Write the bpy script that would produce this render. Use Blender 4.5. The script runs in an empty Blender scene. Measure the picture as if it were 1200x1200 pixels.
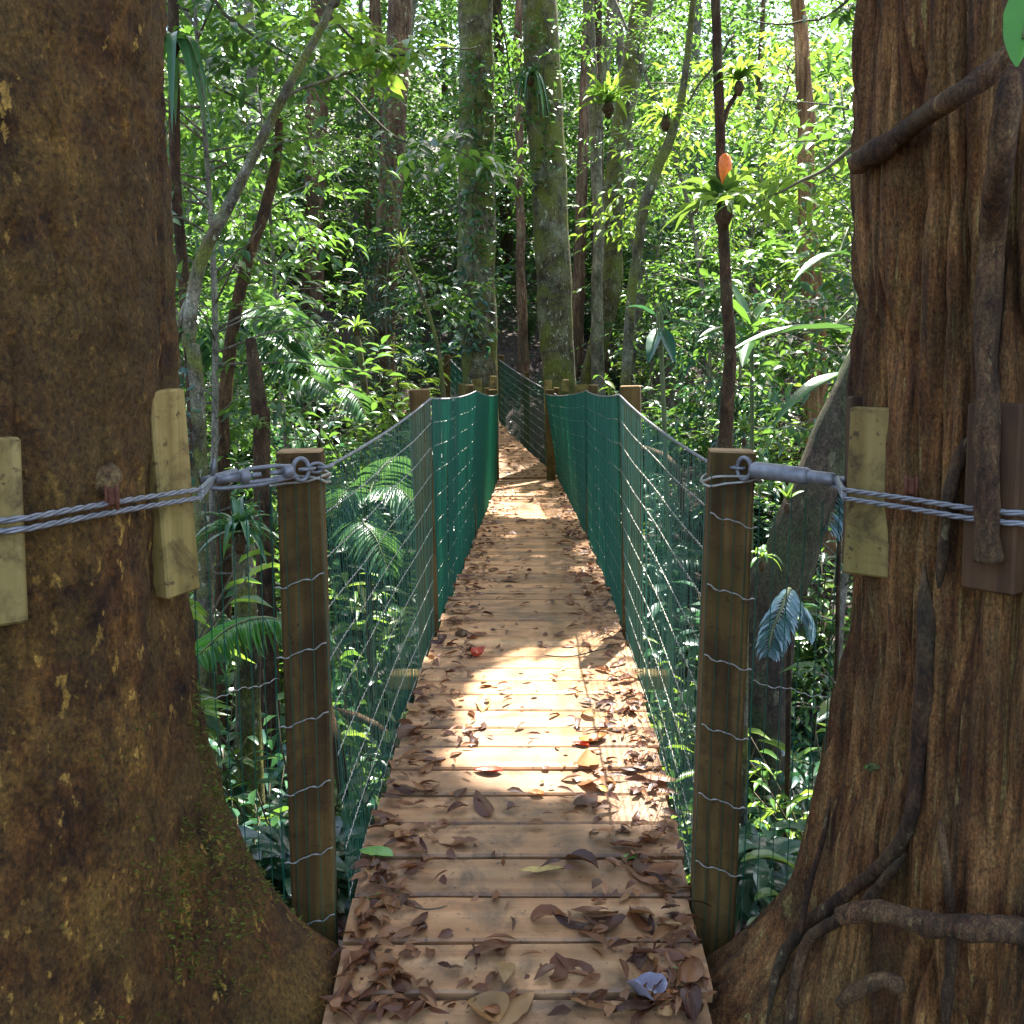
import bpy, math, random
import numpy as np
from mathutils import Vector, Matrix

RNG = np.random.default_rng(7)
random.seed(7)
PI = math.pi
R = math.radians
sc = bpy.context.scene
COL = sc.collection

# ------------------------------------------------------------------ camera
EYE = 1.36
PITCH = R(5.0)
F = 1200.0            # focal length in photo pixels (photo is 1200 wide)
PY0 = 543.0           # photo row of the optical axis


def P(px, py, Y):
    """point of the place seen at photo pixel (px,py) when it stands Y metres ahead"""
    u = (px - 600) / F
    v = (PY0 - py) / F
    c, s = math.cos(PITCH), math.sin(PITCH)
    t = Y / (c + v * s)
    return np.array([u * t, Y, EYE + t * (v * c - s)])


def depth_scale(py, Y):
    v = (PY0 - py) / F
    return Y / (math.cos(PITCH) + v * math.sin(PITCH)) / F   # metres per photo pixel


SUN_AZ, SUN_EL = R(21), R(62)
SUN = np.array([math.sin(SUN_AZ) * math.cos(SUN_EL), math.cos(SUN_AZ) * math.cos(SUN_EL), math.sin(SUN_EL)])


# ------------------------------------------------------------------ noise
def vnoise(p, seed=0):
    p = np.asarray(p, float)
    i = np.floor(p).astype(np.int64)
    f = p - i
    f = f * f * (3 - 2 * f)
    out = np.zeros(len(p))
    for dx in (0, 1):
        for dy in (0, 1):
            for dz in (0, 1):
                h = (i[:, 0] + dx) * 374761393 + (i[:, 1] + dy) * 668265263 + (i[:, 2] + dz) * 2147483647 + seed * 1274126177
                h = (h ^ (h >> 13)) * 1274126177
                h = (h ^ (h >> 16)) & 0xFFFF
                w = (f[:, 0] if dx else 1 - f[:, 0]) * (f[:, 1] if dy else 1 - f[:, 1]) * (f[:, 2] if dz else 1 - f[:, 2])
                out += w * (h / 65535.0)
    return out


def fbm(p, octs=4, seed=0):
    p = np.asarray(p, float)
    a, s, n = 1.0, 0.0, 0.0
    for k in range(octs):
        s = s + a * vnoise(p * (2 ** k), seed + k)
        n += a
        a *= 0.5
    return s / n


def smooth(a, b, x):
    t = np.clip((np.asarray(x, float) - a) / (b - a), 0, 1)
    return t * t * (3 - 2 * t)


def catmull(pts, n):
    pts = np.asarray(pts, float)
    m = len(pts)
    out = []
    ts = np.linspace(0, m - 1, n)
    for t in ts:
        k = min(int(t), m - 2)
        f = t - k
        p0 = pts[max(k - 1, 0)]; p1 = pts[k]; p2 = pts[k + 1]; p3 = pts[min(k + 2, m - 1)]
        out.append(0.5 * ((2 * p1) + (-p0 + p2) * f + (2 * p0 - 5 * p1 + 4 * p2 - p3) * f * f + (-p0 + 3 * p1 - 3 * p2 + p3) * f ** 3))
    return np.array(out)


# ------------------------------------------------------------------ materials
def nodes(m):
    m.use_nodes = True
    nt = m.node_tree
    nt.nodes.clear()
    out = nt.nodes.new('ShaderNodeOutputMaterial')
    return nt, out


def N(nt, typ, **kw):
    n = nt.nodes.new(typ)
    for k, v in kw.items():
        if k == 'inp':
            for a, b in v.items():
                n.inputs[a].default_value = b
        else:
            setattr(n, k, v)
    return n


def ramp(nt, fac, stops):
    r = nt.nodes.new('ShaderNodeValToRGB')
    els = r.color_ramp.elements
    while len(els) > 1:
        els.remove(els[-1])
    for i, (p, c) in enumerate(stops):
        e = els[0] if i == 0 else els.new(p)
        e.position = p
        e.color = (c[0], c[1], c[2], 1) if hasattr(c, '__len__') else (c, c, c, 1)
    nt.links.new(fac, r.inputs[0])
    return r.outputs[0]


def mix(nt, fac, a, b, mode='MIX'):
    m = nt.nodes.new('ShaderNodeMix')
    m.data_type = 'RGBA'
    m.blend_type = mode
    for i, x in ((0, fac), (6, a), (7, b)):
        if hasattr(x, 'is_linked') or hasattr(x, 'links'):
            nt.links.new(x, m.inputs[i])
        else:
            m.inputs[i].default_value = x if i == 0 else (x[0], x[1], x[2], 1)
    return m.outputs[2]


def noise(nt, vec, scale, detail=4, rough=0.55, dist=0.0):
    n = N(nt, 'ShaderNodeTexNoise', inp={'Scale': scale, 'Detail': detail, 'Roughness': rough, 'Distortion': dist})
    nt.links.new(vec, n.inputs['Vector'])
    return n.outputs['Fac']


def mapping(nt, scale=(1, 1, 1), src='Object', rot=(0, 0, 0)):
    t = nt.nodes.new('ShaderNodeTexCoord')
    m = N(nt, 'ShaderNodeMapping')
    m.inputs['Scale'].default_value = scale
    m.inputs['Rotation'].default_value = rot
    nt.links.new(t.outputs[src], m.inputs['Vector'])
    return m.outputs[0]


def bump(nt, h, strength, dist):
    b = N(nt, 'ShaderNodeBump', inp={'Strength': strength, 'Distance': dist})
    nt.links.new(h, b.inputs['Height'])
    return b.outputs[0]


def principled(nt, out, col, rough=0.7, spec=0.3, normal=None, metal=0.0):
    b = nt.nodes.new('ShaderNodeBsdfPrincipled')
    for k, x in (('Base Color', col), ('Roughness', rough), ('Specular IOR Level', spec), ('Metallic', metal)):
        if hasattr(x, 'links'):
            nt.links.new(x, b.inputs[k])
        else:
            b.inputs[k].default_value = (x[0], x[1], x[2], 1) if hasattr(x, '__len__') else x
    if normal is not None:
        nt.links.new(normal, b.inputs['Normal'])
    if out is not None:
        nt.links.new(b.outputs[0], out.inputs[0])
    return b


def mat_leaf(name, stops, trans, gloss=0.38, tfac=0.35, spec=0.5, rnd='island'):
    m = bpy.data.materials.new(name)
    nt, out = nodes(m)
    if rnd == 'island':
        g = nt.nodes.new('ShaderNodeNewGeometry')
        r = g.outputs['Random Per Island']
    else:
        r = nt.nodes.new('ShaderNodeObjectInfo').outputs['Random']
    col = ramp(nt, r, stops)
    vec = mapping(nt, (1, 1, 1))
    nz = noise(nt, vec, 9, 3)
    col = mix(nt, 0.5, col, ramp(nt, nz, [(0.3, 0.6), (0.7, 1.35)]), 'MULTIPLY')
    b = principled(nt, None, col, gloss, spec)
    t = nt.nodes.new('ShaderNodeBsdfTranslucent')
    tc = mix(nt, 0.55, col, trans)
    nt.links.new(tc, t.inputs['Color'])
    ms = nt.nodes.new('ShaderNodeMixShader')
    ms.inputs[0].default_value = tfac
    nt.links.new(b.outputs[0], ms.inputs[1])
    nt.links.new(t.outputs[0], ms.inputs[2])
    nt.links.new(ms.outputs[0], out.inputs[0])
    return m


def mat_bark(name, dark, mid, light, lichen=None, lichen_amt=0.5, sc_=1.0, stretch=0.35, bumpd=0.01, rough=0.85, moss=None):
    m = bpy.data.materials.new(name)
    nt, out = nodes(m)
    v = mapping(nt, (sc_, sc_, sc_ * stretch))
    vi = mapping(nt, (sc_, sc_, sc_))
    n1 = noise(nt, v, 9, 6, 0.6, 0.4)
    n2 = noise(nt, v, 38, 4, 0.6)
    n3 = noise(nt, vi, 3.0, 4, 0.6, 0.6)
    col = ramp(nt, n1, [(0.32, dark), (0.52, mid), (0.72, light)])
    col = mix(nt, 0.7, col, ramp(nt, n2, [(0.36, 0.35), (0.5, 1.0), (0.62, 1.45)]), 'MULTIPLY')
    if lichen is not None:
        n4 = noise(nt, vi, 4.0, 8, 0.72, 0.1)
        col = mix(nt, ramp(nt, n4, [(0.46, 0.0), (0.74, lichen_amt)]), col, lichen)
        n5 = noise(nt, v, 24, 5, 0.6, 0.2)
        col = mix(nt, ramp(nt, n5, [(0.62, 0.0), (0.65, lichen_amt)]), col, [min(1, x * 1.7) for x in lichen])
    n7 = noise(nt, mapping(nt, (sc_, sc_, sc_ * .5)), 1.7, 5, 0.6, 0.5)
    col = mix(nt, 0.8, col, ramp(nt, n7, [(0.35, 0.5), (0.5, 0.95), (0.66, 1.5)]), 'MULTIPLY')
    if moss is not None:
        col = mix(nt, ramp(nt, n3, [(0.43, 0.0), (0.60, 0.8)]), col, moss)
    n6 = noise(nt, mapping(nt, (sc_, sc_, sc_ * (stretch + 1) / 2)), 95, 5, 0.7)
    col = mix(nt, 0.85, col, ramp(nt, n6, [(0.34, 0.22), (0.48, 0.9), (0.56, 1.1), (0.68, 2.1)]), 'MULTIPLY')
    h = mix(nt, 0.35, mix(nt, 0.5, n1, n2), n6)
    principled(nt, out, col, rough, 0.25, bump(nt, h, 1.0, bumpd))
    return m


def mat_wood(name, a, b, c, along='Z', rough=0.6, wet=0.0, rndv=0.5, spec=0.3, green=None, stain=None, ss=7.0):
    m = bpy.data.materials.new(name)
    nt, out = nodes(m)
    s = {'X': (1.5, 26, 26), 'Y': (26, 1.5, 26), 'Z': (26, 26, 1.5)}[along]
    v = mapping(nt, s)
    vi = mapping(nt, (1, 1, 1))
    oi = nt.nodes.new('ShaderNodeObjectInfo').outputs['Random']
    add = N(nt, 'ShaderNodeVectorMath', operation='ADD')
    cmb = nt.nodes.new('ShaderNodeCombineXYZ')
    mul = N(nt, 'ShaderNodeMath', operation='MULTIPLY', inp={1: 57.0})
    nt.links.new(oi, mul.inputs[0])
    for i in range(3):
        nt.links.new(mul.outputs[0], cmb.inputs[i])
    nt.links.new(v, add.inputs[0]); nt.links.new(cmb.outputs[0], add.inputs[1])
    n1 = noise(nt, add.outputs[0], 1.0, 5, 0.6, 0.3)
    n2 = noise(nt, vi, 3.2, 5, 0.65, 0.5)
    n3 = noise(nt, vi, 45, 3, 0.6)
    col = ramp(nt, n1, [(0.3, a), (0.5, b), (0.7, c)])
    col = mix(nt, 0.8, col, ramp(nt, n2, [(0.3, 0.5), (0.62, 1.2)]), 'MULTIPLY')
    if green is not None:
        col = mix(nt, ramp(nt, noise(nt, vi, 2.1, 4), [(0.45, 0), (0.62, 0.5)]), col, green)
    if stain is not None:
        off = N(nt, 'ShaderNodeVectorMath', operation='ADD')
        nt.links.new(vi, off.inputs[0]); nt.links.new(cmb.outputs[0], off.inputs[1])
        col = mix(nt, ramp(nt, noise(nt, off.outputs[0], ss, 7, 0.7, 0.6), [(0.49, 0), (0.66, 0.8)]), col, stain)
        col = mix(nt, ramp(nt, noise(nt, off.outputs[0], 55.0, 3, 0.5), [(0.64, 0), (0.70, 0.8)]), col, stain)
    col = mix(nt, rndv, col, ramp(nt, oi, [(0.0, 0.55), (1.0, 1.3)]), 'MULTIPLY')
    if wet:
        rr = ramp(nt, n2, [(0.38, rough - wet), (0.6, rough)])
    else:
        rr = rough
    principled(nt, out, col, rr, spec, bump(nt, mix(nt, 0.25, n1, n3), 0.5, 0.003))
    return m


def mat_plain(name, col, rough=0.5, metal=0.0, spec=0.4, var=0.3, sc_=20):
    m = bpy.data.materials.new(name)
    nt, out = nodes(m)
    v = mapping(nt)
    n = noise(nt, v, sc_, 4)
    c = mix(nt, var, col, ramp(nt, n, [(0.3, 0.4), (0.7, 1.4)]), 'MULTIPLY')
    principled(nt, out, c, rough, spec, bump(nt, n, 0.15, 0.002), metal)
    return m


M = {}
GREENS = [(0.0, (0.016, 0.050, 0.020)), (0.3, (0.030, 0.085, 0.030)), (0.6, (0.045, 0.120, 0.030)), (0.85, (0.075, 0.165, 0.030)), (1.0, (0.14, 0.19, 0.035))]
M['leaf'] = mat_leaf('glossy_green_leaves', GREENS, (0.22, 0.42, 0.04), 0.31, 0.38, 0.6)
M['leaf_blue'] = mat_leaf('bluish_green_leaves', [(0, (0.014, 0.05, 0.03)), (0.5, (0.03, 0.09, 0.05)), (1, (0.05, 0.13, 0.06))], (0.10, 0.30, 0.08), 0.29, 0.25, 0.7)
M['leaf_bright'] = mat_leaf('yellow_green_leaves', [(0, (0.05, 0.13, 0.02)), (0.5, (0.10, 0.22, 0.03)), (1, (0.20, 0.28, 0.04))], (0.35, 0.52, 0.05), 0.36, 0.45)
M['leaf_far'] = mat_leaf('far_leaves', [(0, (0.014, 0.045, 0.018)), (0.45, (0.03, 0.085, 0.028)), (0.8, (0.055, 0.125, 0.036)), (1.0, (0.11, 0.17, 0.045))], (0.19, 0.38, 0.05), 0.40, 0.42, 0.45)
M['brom'] = mat_leaf('strap_leaves', [(0, (0.05, 0.13, 0.03)), (0.6, (0.08, 0.19, 0.04)), (1, (0.15, 0.22, 0.05))], (0.34, 0.48, 0.05), 0.33, 0.3)
M['palm'] = mat_leaf('palm_leaflets', [(0, (0.03, 0.10, 0.035)), (1, (0.06, 0.15, 0.05))], (0.2, 0.4, 0.06), 0.30, 0.25, 0.6)
M['palm_bright'] = mat_leaf('bright_palm_leaflets', [(0, (0.04, 0.16, 0.015)), (1, (0.07, 0.24, 0.02))], (0.15, 0.5, 0.03), 0.36, 0.4, 0.5)
M['palm_sheen'] = mat_leaf('sky_sheen_palm_leaflets', [(0, (0.09, 0.19, 0.15)), (1, (0.20, 0.30, 0.29))], (0.2, 0.32, 0.3), 0.22, 0.2, 0.9)  # pale bluish sky sheen is put into the leaflet colour
M['dead'] = mat_leaf('dead_leaves', [(0, (0.035, 0.014, 0.008)), (0.35, (0.085, 0.030, 0.012)), (0.65, (0.16, 0.058, 0.018)), (0.88, (0.26, 0.12, 0.04)), (1, (0.36, 0.22, 0.085))], (0.30, 0.09, 0.02), 0.45, 0.2, 0.35, rnd='object')
M['dead_bits'] = mat_leaf('leaf_bits', [(0, (0.05, 0.018, 0.008)), (0.5, (0.14, 0.05, 0.016)), (1, (0.28, 0.13, 0.05))], (0.25, 0.08, 0.02), 0.45, 0.15, 0.35)
M['litter'] = mat_leaf('forest_litter', [(0, (0.03, 0.016, 0.012)), (0.5, (0.085, 0.045, 0.035)), (0.85, (0.15, 0.09, 0.07)), (1, (0.25, 0.17, 0.15))], (0.2, 0.08, 0.04), 0.4, 0.1, 0.5)
M['red_leaf'] = mat_plain('red_leaf', (0.45, 0.045, 0.012), 0.4, 0, 0.5, 0.5, 40)
M['orange_leaf'] = mat_plain('orange_leaf', (0.48, 0.17, 0.03), 0.45, 0, 0.5, 0.5, 40)
M['yellow_leaf'] = mat_plain('yellow_leaf', (0.42, 0.30, 0.09), 0.45, 0, 0.4, 0.5, 40)
M['green_leaf'] = mat_plain('green_leaf', (0.13, 0.26, 0.04), 0.4, 0, 0.5, 0.4, 40)
M['pale_leaf'] = mat_plain('pale_leaf', (0.24, 0.22, 0.25), 0.22, 0, 0.8, 0.4, 40)
M['flower'] = mat_plain('orange_flower', (0.85, 0.17, 0.012), 0.5, 0, 0.4, 0.4, 60)
M['bark_left'] = mat_bark('mottled_smooth_bark', (0.024, 0.0095, 0.0015), (0.078, 0.031, 0.0055), (0.165, 0.073, 0.013), (0.29, 0.165, 0.03), 0.65, 1.3, 0.6, 0.03, moss=(0.10, 0.055, 0.012))
M['bark_right'] = mat_bark('furrowed_bark', (0.042, 0.015, 0.004), (0.145, 0.060, 0.016), (0.29, 0.145, 0.044), (0.20, 0.16, 0.05), 0.4, 2.6, 0.06, 0.02)
M['bark_moss'] = mat_bark('mossy_bark', (0.03, 0.022, 0.012), (0.075, 0.055, 0.028), (0.15, 0.12, 0.07), (0.30, 0.30, 0.20), 0.7, 1.0, 0.5, 0.01, moss=(0.13, 0.14, 0.018))
M['bark_pink'] = mat_bark('pinkish_bark', (0.06, 0.028, 0.013), (0.14, 0.070, 0.035), (0.26, 0.15, 0.085), (0.25, 0.24, 0.13), 0.4, 1.2, 0.25, 0.01)
M['bark_dark'] = mat_bark('dark_bark', (0.018, 0.008, 0.003), (0.052, 0.024, 0.009), (0.10, 0.052, 0.021), (0.13, 0.11, 0.05), 0.4, 1.6, 0.35, 0.012)
M['bark_dim'] = mat_bark('dim_mossy_bark', (0.018, 0.011, 0.006), (0.045, 0.028, 0.016), (0.085, 0.06, 0.035), (0.13, 0.12, 0.06), 0.4, 1.2, 0.35, 0.012, moss=(0.05, 0.06, 0.02))
M['bark_pale'] = mat_bark('pale_bark', (0.08, 0.065, 0.045), (0.17, 0.14, 0.10), (0.30, 0.26, 0.19), (0.15, 0.18, 0.08), 0.5, 1.6, 0.4, 0.008)
M['bark_orange'] = mat_bark('peeling_orange_bark', (0.13, 0.06, 0.025), (0.30, 0.15, 0.065), (0.48, 0.29, 0.15), None, 0, 1.6, 0.12, 0.015)
M['bark_vine'] = mat_bark('vine_bark', (0.030, 0.013, 0.005), (0.080, 0.039, 0.015), (0.15, 0.080, 0.032), (0.15, 0.11, 0.04), 0.4, 3.0, 0.3, 0.010)
M['knob'] = mat_bark('knob_bark', (0.06, 0.03, 0.01), (0.18, 0.11, 0.04), (0.34, 0.23, 0.09), None, 0, 2, 1, .01)
M['cut_wood'] = mat_plain('cut_wood', (0.42, 0.24, 0.09), 0.7, 0, 0.2, 0.4, 50)
M['plank'] = mat_wood('worn_deck_planks', (0.275, 0.125, 0.045), (0.415, 0.215, 0.086), (0.525, 0.312, 0.142), 'X', 0.62, 0.25, 0.75, 0.4, stain=(0.085, 0.055, 0.032))
M['post'] = mat_wood('weathered_posts', (0.050, 0.027, 0.007), (0.110, 0.060, 0.015), (0.19, 0.115, 0.032), 'Z', 0.8, 0, 0.25, 0.2, (0.085, 0.065, 0.012), stain=(0.035, 0.018, 0.006))
M['post_top'] = mat_plain('post_end_grain', (0.34, 0.21, 0.09), 0.8, 0, 0.2, 0.5, 60)
M['block'] = mat_wood('pale_timber_blocks', (0.17, 0.105, 0.025), (0.27, 0.18, 0.05), (0.37, 0.26, 0.085), 'Z', 0.75, 0, 0.4, 0.25, (0.15, 0.13, 0.03), stain=(0.06, 0.035, 0.012), ss=13.0)
M['block_dark'] = mat_wood('brown_and_shaded_block', (0.028, 0.013, 0.005), (0.055, 0.026, 0.009), (0.09, 0.045, 0.016), 'Z', 0.75, 0, 0.25, 0.25)  # brown strip's own colour; on the vine-side block the dark tone paints in shade
M['beam'] = mat_wood('dark_bearers', (0.05, 0.032, 0.02), (0.09, 0.06, 0.035), (0.15, 0.10, 0.06), 'Y', 0.8)
M['steel'] = mat_plain('galvanised_steel', (0.21, 0.21, 0.205), 0.5, 0.4, 0.5, 0.5, 60)
M['wire'] = mat_plain('twisted_wire', (0.36, 0.34, 0.27), 0.5, 0.3, 0.5, 0.4, 60)
M['rust'] = mat_plain('rusty_steel', (0.14, 0.05, 0.025), 0.8, 0.3, 0.3, 0.5, 80)
M['net'] = mat_plain('green_netting', (0.003, 0.085, 0.042), 0.6, 0, 0.4, 0.2, 20)
M['net_near'] = mat_plain('green_wire', (0.03, 0.13, 0.075), 0.45, 0, 0.5, 0.2, 20)
M['moss'] = mat_leaf('moss', [(0, (0.05, 0.06, 0.008)), (1, (0.14, 0.15, 0.02))], (0.2, 0.25, 0.02), 0.7, 0.2, 0.2)
M['twig'] = mat_plain('twigs', (0.09, 0.075, 0.04), 0.8, 0, 0.2, 0.4, 30)
M['stem'] = mat_plain('green_stems', (0.10, 0.12, 0.04), 0.6, 0, 0.3, 0.4, 30)

gm = bpy.data.materials.new('forest_soil')
nt, out = nodes(gm)
v = mapping(nt)
n1 = noise(nt, v, 2.2, 6, 0.65); n2 = noise(nt, v, 26, 5, 0.7)
c = ramp(nt, n2, [(0.3, (0.020, 0.012, 0.009)), (0.52, (0.065, 0.038, 0.028)), (0.72, (0.13, 0.08, 0.06))])
c = mix(nt, ramp(nt, n1, [(0.45, 0), (0.65, 0.6)]), c, (0.03, 0.04, 0.015))
principled(nt, out, c, 0.8, 0.3, bump(nt, n2, 0.9, 0.05))
M['soil'] = gm


# ------------------------------------------------------------------ object helpers
def thing(name, label, cat, loc=(0, 0, 0), group=None):
    o = bpy.data.objects.new(name, None)
    o.empty_display_size = 0.1
    COL.objects.link(o)
    o.location = tuple(float(x) for x in loc)
    o['label'] = label
    o['category'] = cat
    if group:
        o['group'] = group
    return o


def tag(o, label, cat, group=None, kind=None):
    if kind:
        o['kind'] = kind
    if label:
        o['label'] = label
    if cat:
        o['category'] = cat
    if group:
        o['group'] = group
    return o


def link_mesh(name, me, parent=None):
    o = bpy.data.objects.new(name, me)
    COL.objects.link(o)
    if parent is not None:
        o.parent = parent
    return o


def wloc(o):
    v = np.zeros(3)
    while o is not None:
        v = v + np.array(o.location)
        o = o.parent
    return v


def np_mesh(name, V, Fc, mat, smooth_=True):
    """V (n,3), Fc (k,3 or 4)"""
    V = np.asarray(V, np.float32); Fc = np.asarray(Fc, np.int32)
    me = bpy.data.meshes.new(name)
    me.vertices.add(len(V))
    me.vertices.foreach_set('co', V.ravel())
    k, n = Fc.shape
    me.loops.add(k * n)
    me.loops.foreach_set('vertex_index', Fc.ravel())
    me.polygons.add(k)
    me.polygons.foreach_set('loop_start', np.arange(0, k * n, n, dtype=np.int32))
    me.polygons.foreach_set('loop_total', np.full(k, n, np.int32))
    me.polygons.foreach_set('use_smooth', np.full(k, smooth_, bool))
    for m in (mat if isinstance(mat, (list, tuple)) else [mat]):
        me.materials.append(m)
    me.update(calc_edges=True)
    return me


def np_obj(name, V, Fc, mat, parent=None, smooth_=True):
    V = np.asarray(V, float)
    if parent is not None:
        V = V - wloc(parent)
    return link_mesh(name, np_mesh(name, V, Fc, mat, smooth_), parent)


class MB:
    """collects boxes and tubes, builds ONE mesh"""
    def __init__(self):
        self.v = []; self.f = []; self.mi = []; self.sm = []

    def add(self, V, Fs, mi=0, sm=True):
        b = len(self.v)
        self.v.extend([tuple(x) for x in V])
        for f in Fs:
            self.f.append(tuple(i + b for i in f)); self.mi.append(mi); self.sm.append(sm)

    def box(self, c, size, rot=None, mi=0, bev=0.0, topmi=None):
        hx, hy, hz = [s / 2 for s in size]
        b = min(bev, hx * .45, hy * .45, hz * .45)
        Rm = np.eye(3) if rot is None else np.array(rot)
        if b <= 0:
            V = [(sx * hx, sy * hy, sz * hz) for sz in (-1, 1) for sy in (-1, 1) for sx in (-1, 1)]
            Fs = [(0, 2, 3, 1), (4, 5, 7, 6), (0, 1, 5, 4), (2, 6, 7, 3), (0, 4, 6, 2), (1, 3, 7, 5)]
        else:
            V = []
            ring = [(-hx + b, -hy), (hx - b, -hy), (hx, -hy + b), (hx, hy - b), (hx - b, hy), (-hx + b, hy), (-hx, hy - b), (-hx, -hy + b)]
            inn = [(max(-hx + b, min(hx - b, x)), max(-hy + b, min(hy - b, y))) for x, y in ring]
            for z, rr in ((-hz, inn), (-hz + b, ring), (hz - b, ring), (hz, inn)):
                V += [(x, y, z) for x, y in rr]
            Fs = []
            for L in range(3):
                for i in range(8):
                    j = (i + 1) % 8
                    Fs.append((L * 8 + i, L * 8 + j, L * 8 + 8 + j, L * 8 + 8 + i))
            Fs.append(tuple(range(7, -1, -1))); 
            top = tuple(range(24, 32))
            V = [Rm @ np.array(x) + np.array(c) for x in V]
            self.add(V, Fs, mi, False)
            n = len(self.v) - len(V)
            self.f.append(tuple(i + n for i in top)); self.mi.append(mi if topmi is None else topmi); self.sm.append(False)
            return
        V = [Rm @ np.array(x) + np.array(c) for x in V]
        self.add(V, Fs, mi, False)

    def tube(self, path, rad, sides=8, mi=0, cap=True, capmi=None, sm=True, bumpf=None):
        path = np.asarray(path, float)
        n = len(path)
        rad = np.full(n, rad) if np.isscalar(rad) else np.asarray(rad, float)
        T = np.gradient(path, axis=0)
        T /= np.linalg.norm(T, axis=1)[:, None] + 1e-12
        a = np.array([0, 0, 1.0]) if abs(T[0][2]) < 0.9 else np.array([1.0, 0, 0])
        u = np.cross(T[0], a); u /= np.linalg.norm(u)
        V = []
        ang = np.linspace(0, 2 * PI, sides, endpoint=False)
        for i in range(n):
            u = u - T[i] * np.dot(u, T[i]); u /= np.linalg.norm(u) + 1e-12
            w = np.cross(T[i], u)
            rr = rad[i]
            ring = path[i] + (np.cos(ang)[:, None] * u + np.sin(ang)[:, None] * w) * rr
            V.append(ring)
        V = np.concatenate(V)
        if bumpf is not None:
            cen = np.repeat(path, sides, axis=0)
            d = V - cen
            V = cen + d * (1 + bumpf(V))[:, None]
        Fs = []
        for i in range(n - 1):
            for j in range(sides):
                k = (j + 1) % sides
                Fs.append((i * sides + j, i * sides + k, (i + 1) * sides + k, (i + 1) * sides + j))
        b = len(self.v)
        self.add(V, Fs, mi, sm)
        if cap:
            cm = mi if capmi is None else capmi
            self.f.append(tuple(b + j for j in range(sides - 1, -1, -1))); self.mi.append(cm); self.sm.append(False)
            self.f.append(tuple(b + (n - 1) * sides + j for j in range(sides))); self.mi.append(cm); self.sm.append(False)

    def build(self, name, mats, parent=None):
        off = wloc(parent) if parent is not None else np.zeros(3)
        me = bpy.data.meshes.new(name)
        me.from_pydata([tuple(np.array(x) - off) for x in self.v], [], self.f)
        for m in (mats if isinstance(mats, (list, tuple)) else [mats]):
            me.materials.append(m)
        me.polygons.foreach_set('material_index', self.mi)
        me.polygons.foreach_set('use_smooth', self.sm)
        me.update()
        return link_mesh(name, me, parent)


# ------------------------------------------------------------------ leaves
def unit(a):
    a = np.asarray(a, float)
    return a / (np.linalg.norm(a, axis=-1, keepdims=True) + 1e-9)


# full leaf: folded blade with a drooping tip (x side, y along, z up)
LEAF_V = np.array([(0, 0, 0), (-.42, .30, .07), (0, .30, .0), (.42, .30, .07), (-.38, .62, .03), (0, .62, -.05), (.38, .62, .03), (0, 1, -.20)], float)
LEAF_F = np.array([(0, 3, 2), (0, 2, 1), (1, 2, 5), (1, 5, 4), (2, 3, 6), (2, 6, 5), (4, 5, 7), (5, 6, 7)])
DIA_V = np.array([(0, 0, 0), (-.45, .45, .05), (0, 1, -.10), (.45, .45, .05)], float)
DIA_F = np.array([(0, 3, 2), (0, 2, 1)])


def leaves(pos, dr, nor, ln, wd, tpl='full'):
    TV, TF = (LEAF_V, LEAF_F) if tpl == 'full' else (DIA_V, DIA_F)
    y = unit(dr)
    x = unit(np.cross(y, nor))
    z = np.cross(x, y)
    n = len(pos)
    ln = np.broadcast_to(ln, (n,)); wd = np.broadcast_to(wd, (n,))
    V = (pos[:, None, :] + TV[None, :, 0, None] * wd[:, None, None] * x[:, None, :]
         + TV[None, :, 1, None] * ln[:, None, None] * y[:, None, :]
         + TV[None, :, 2, None] * ln[:, None, None] * z[:, None, :])
    Fc = TF[None] + (np.arange(n) * len(TV))[:, None, None]
    return V.reshape(-1, 3), Fc.reshape(-1, 3)


def rnd_dirs(n, zlo=-0.3, zhi=0.6, rng=RNG):
    a = rng.uniform(0, 2 * PI, n)
    z = rng.uniform(zlo, zhi, n)
    r = np.sqrt(np.maximum(0, 1 - z * z))
    return np.stack([np.cos(a) * r, np.sin(a) * r, z], 1)


def spray_leaves(o, d, L, nl, ll, lw, rng=RNG, tilt=0.35, droop=0.35):
    """leaves along twigs: returns pos, dir, normal, len, wid arrays"""
    n = len(o)
    d = unit(d)
    side = unit(np.cross(d, np.array([0, 0, 1.0])) + 1e-4)
    ps, ds, ns, ls, ws = [], [], [], [], []
    for i in range(nl):
        s = (i + 0.6) / nl
        pos = o + d * (L * s)[:, None] + np.array([0, 0, -1.0]) * ((s ** 2) * L * 0.25)[:, None]
        sg = 1 if i % 2 else -1
        f = 0.35 + 0.65 * s if i < nl - 1 else 3.0
        dd = d * f + side * sg * 0.85 + rng.normal(0, .22, (n, 3)) + np.array([0, 0, -droop])
        nn = np.array([0, 0, 1.0]) + rng.normal(0, tilt, (n, 3)) + d * 0.2
        sc_ = rng.uniform(.65, 1.2, n)
        ps.append(pos); ds.append(dd); ns.append(nn); ls.append(ll * sc_); ws.append(lw * sc_)
    return np.concatenate(ps), np.concatenate(ds), np.concatenate(ns), np.concatenate(ls), np.concatenate(ws)


def join(parts):
    Vs, Fs, b = [], [], 0
    for V, Fc in parts:
        Vs.append(V); Fs.append(Fc + b); b += len(V)
    return np.concatenate(Vs), np.concatenate(Fs)


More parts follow.
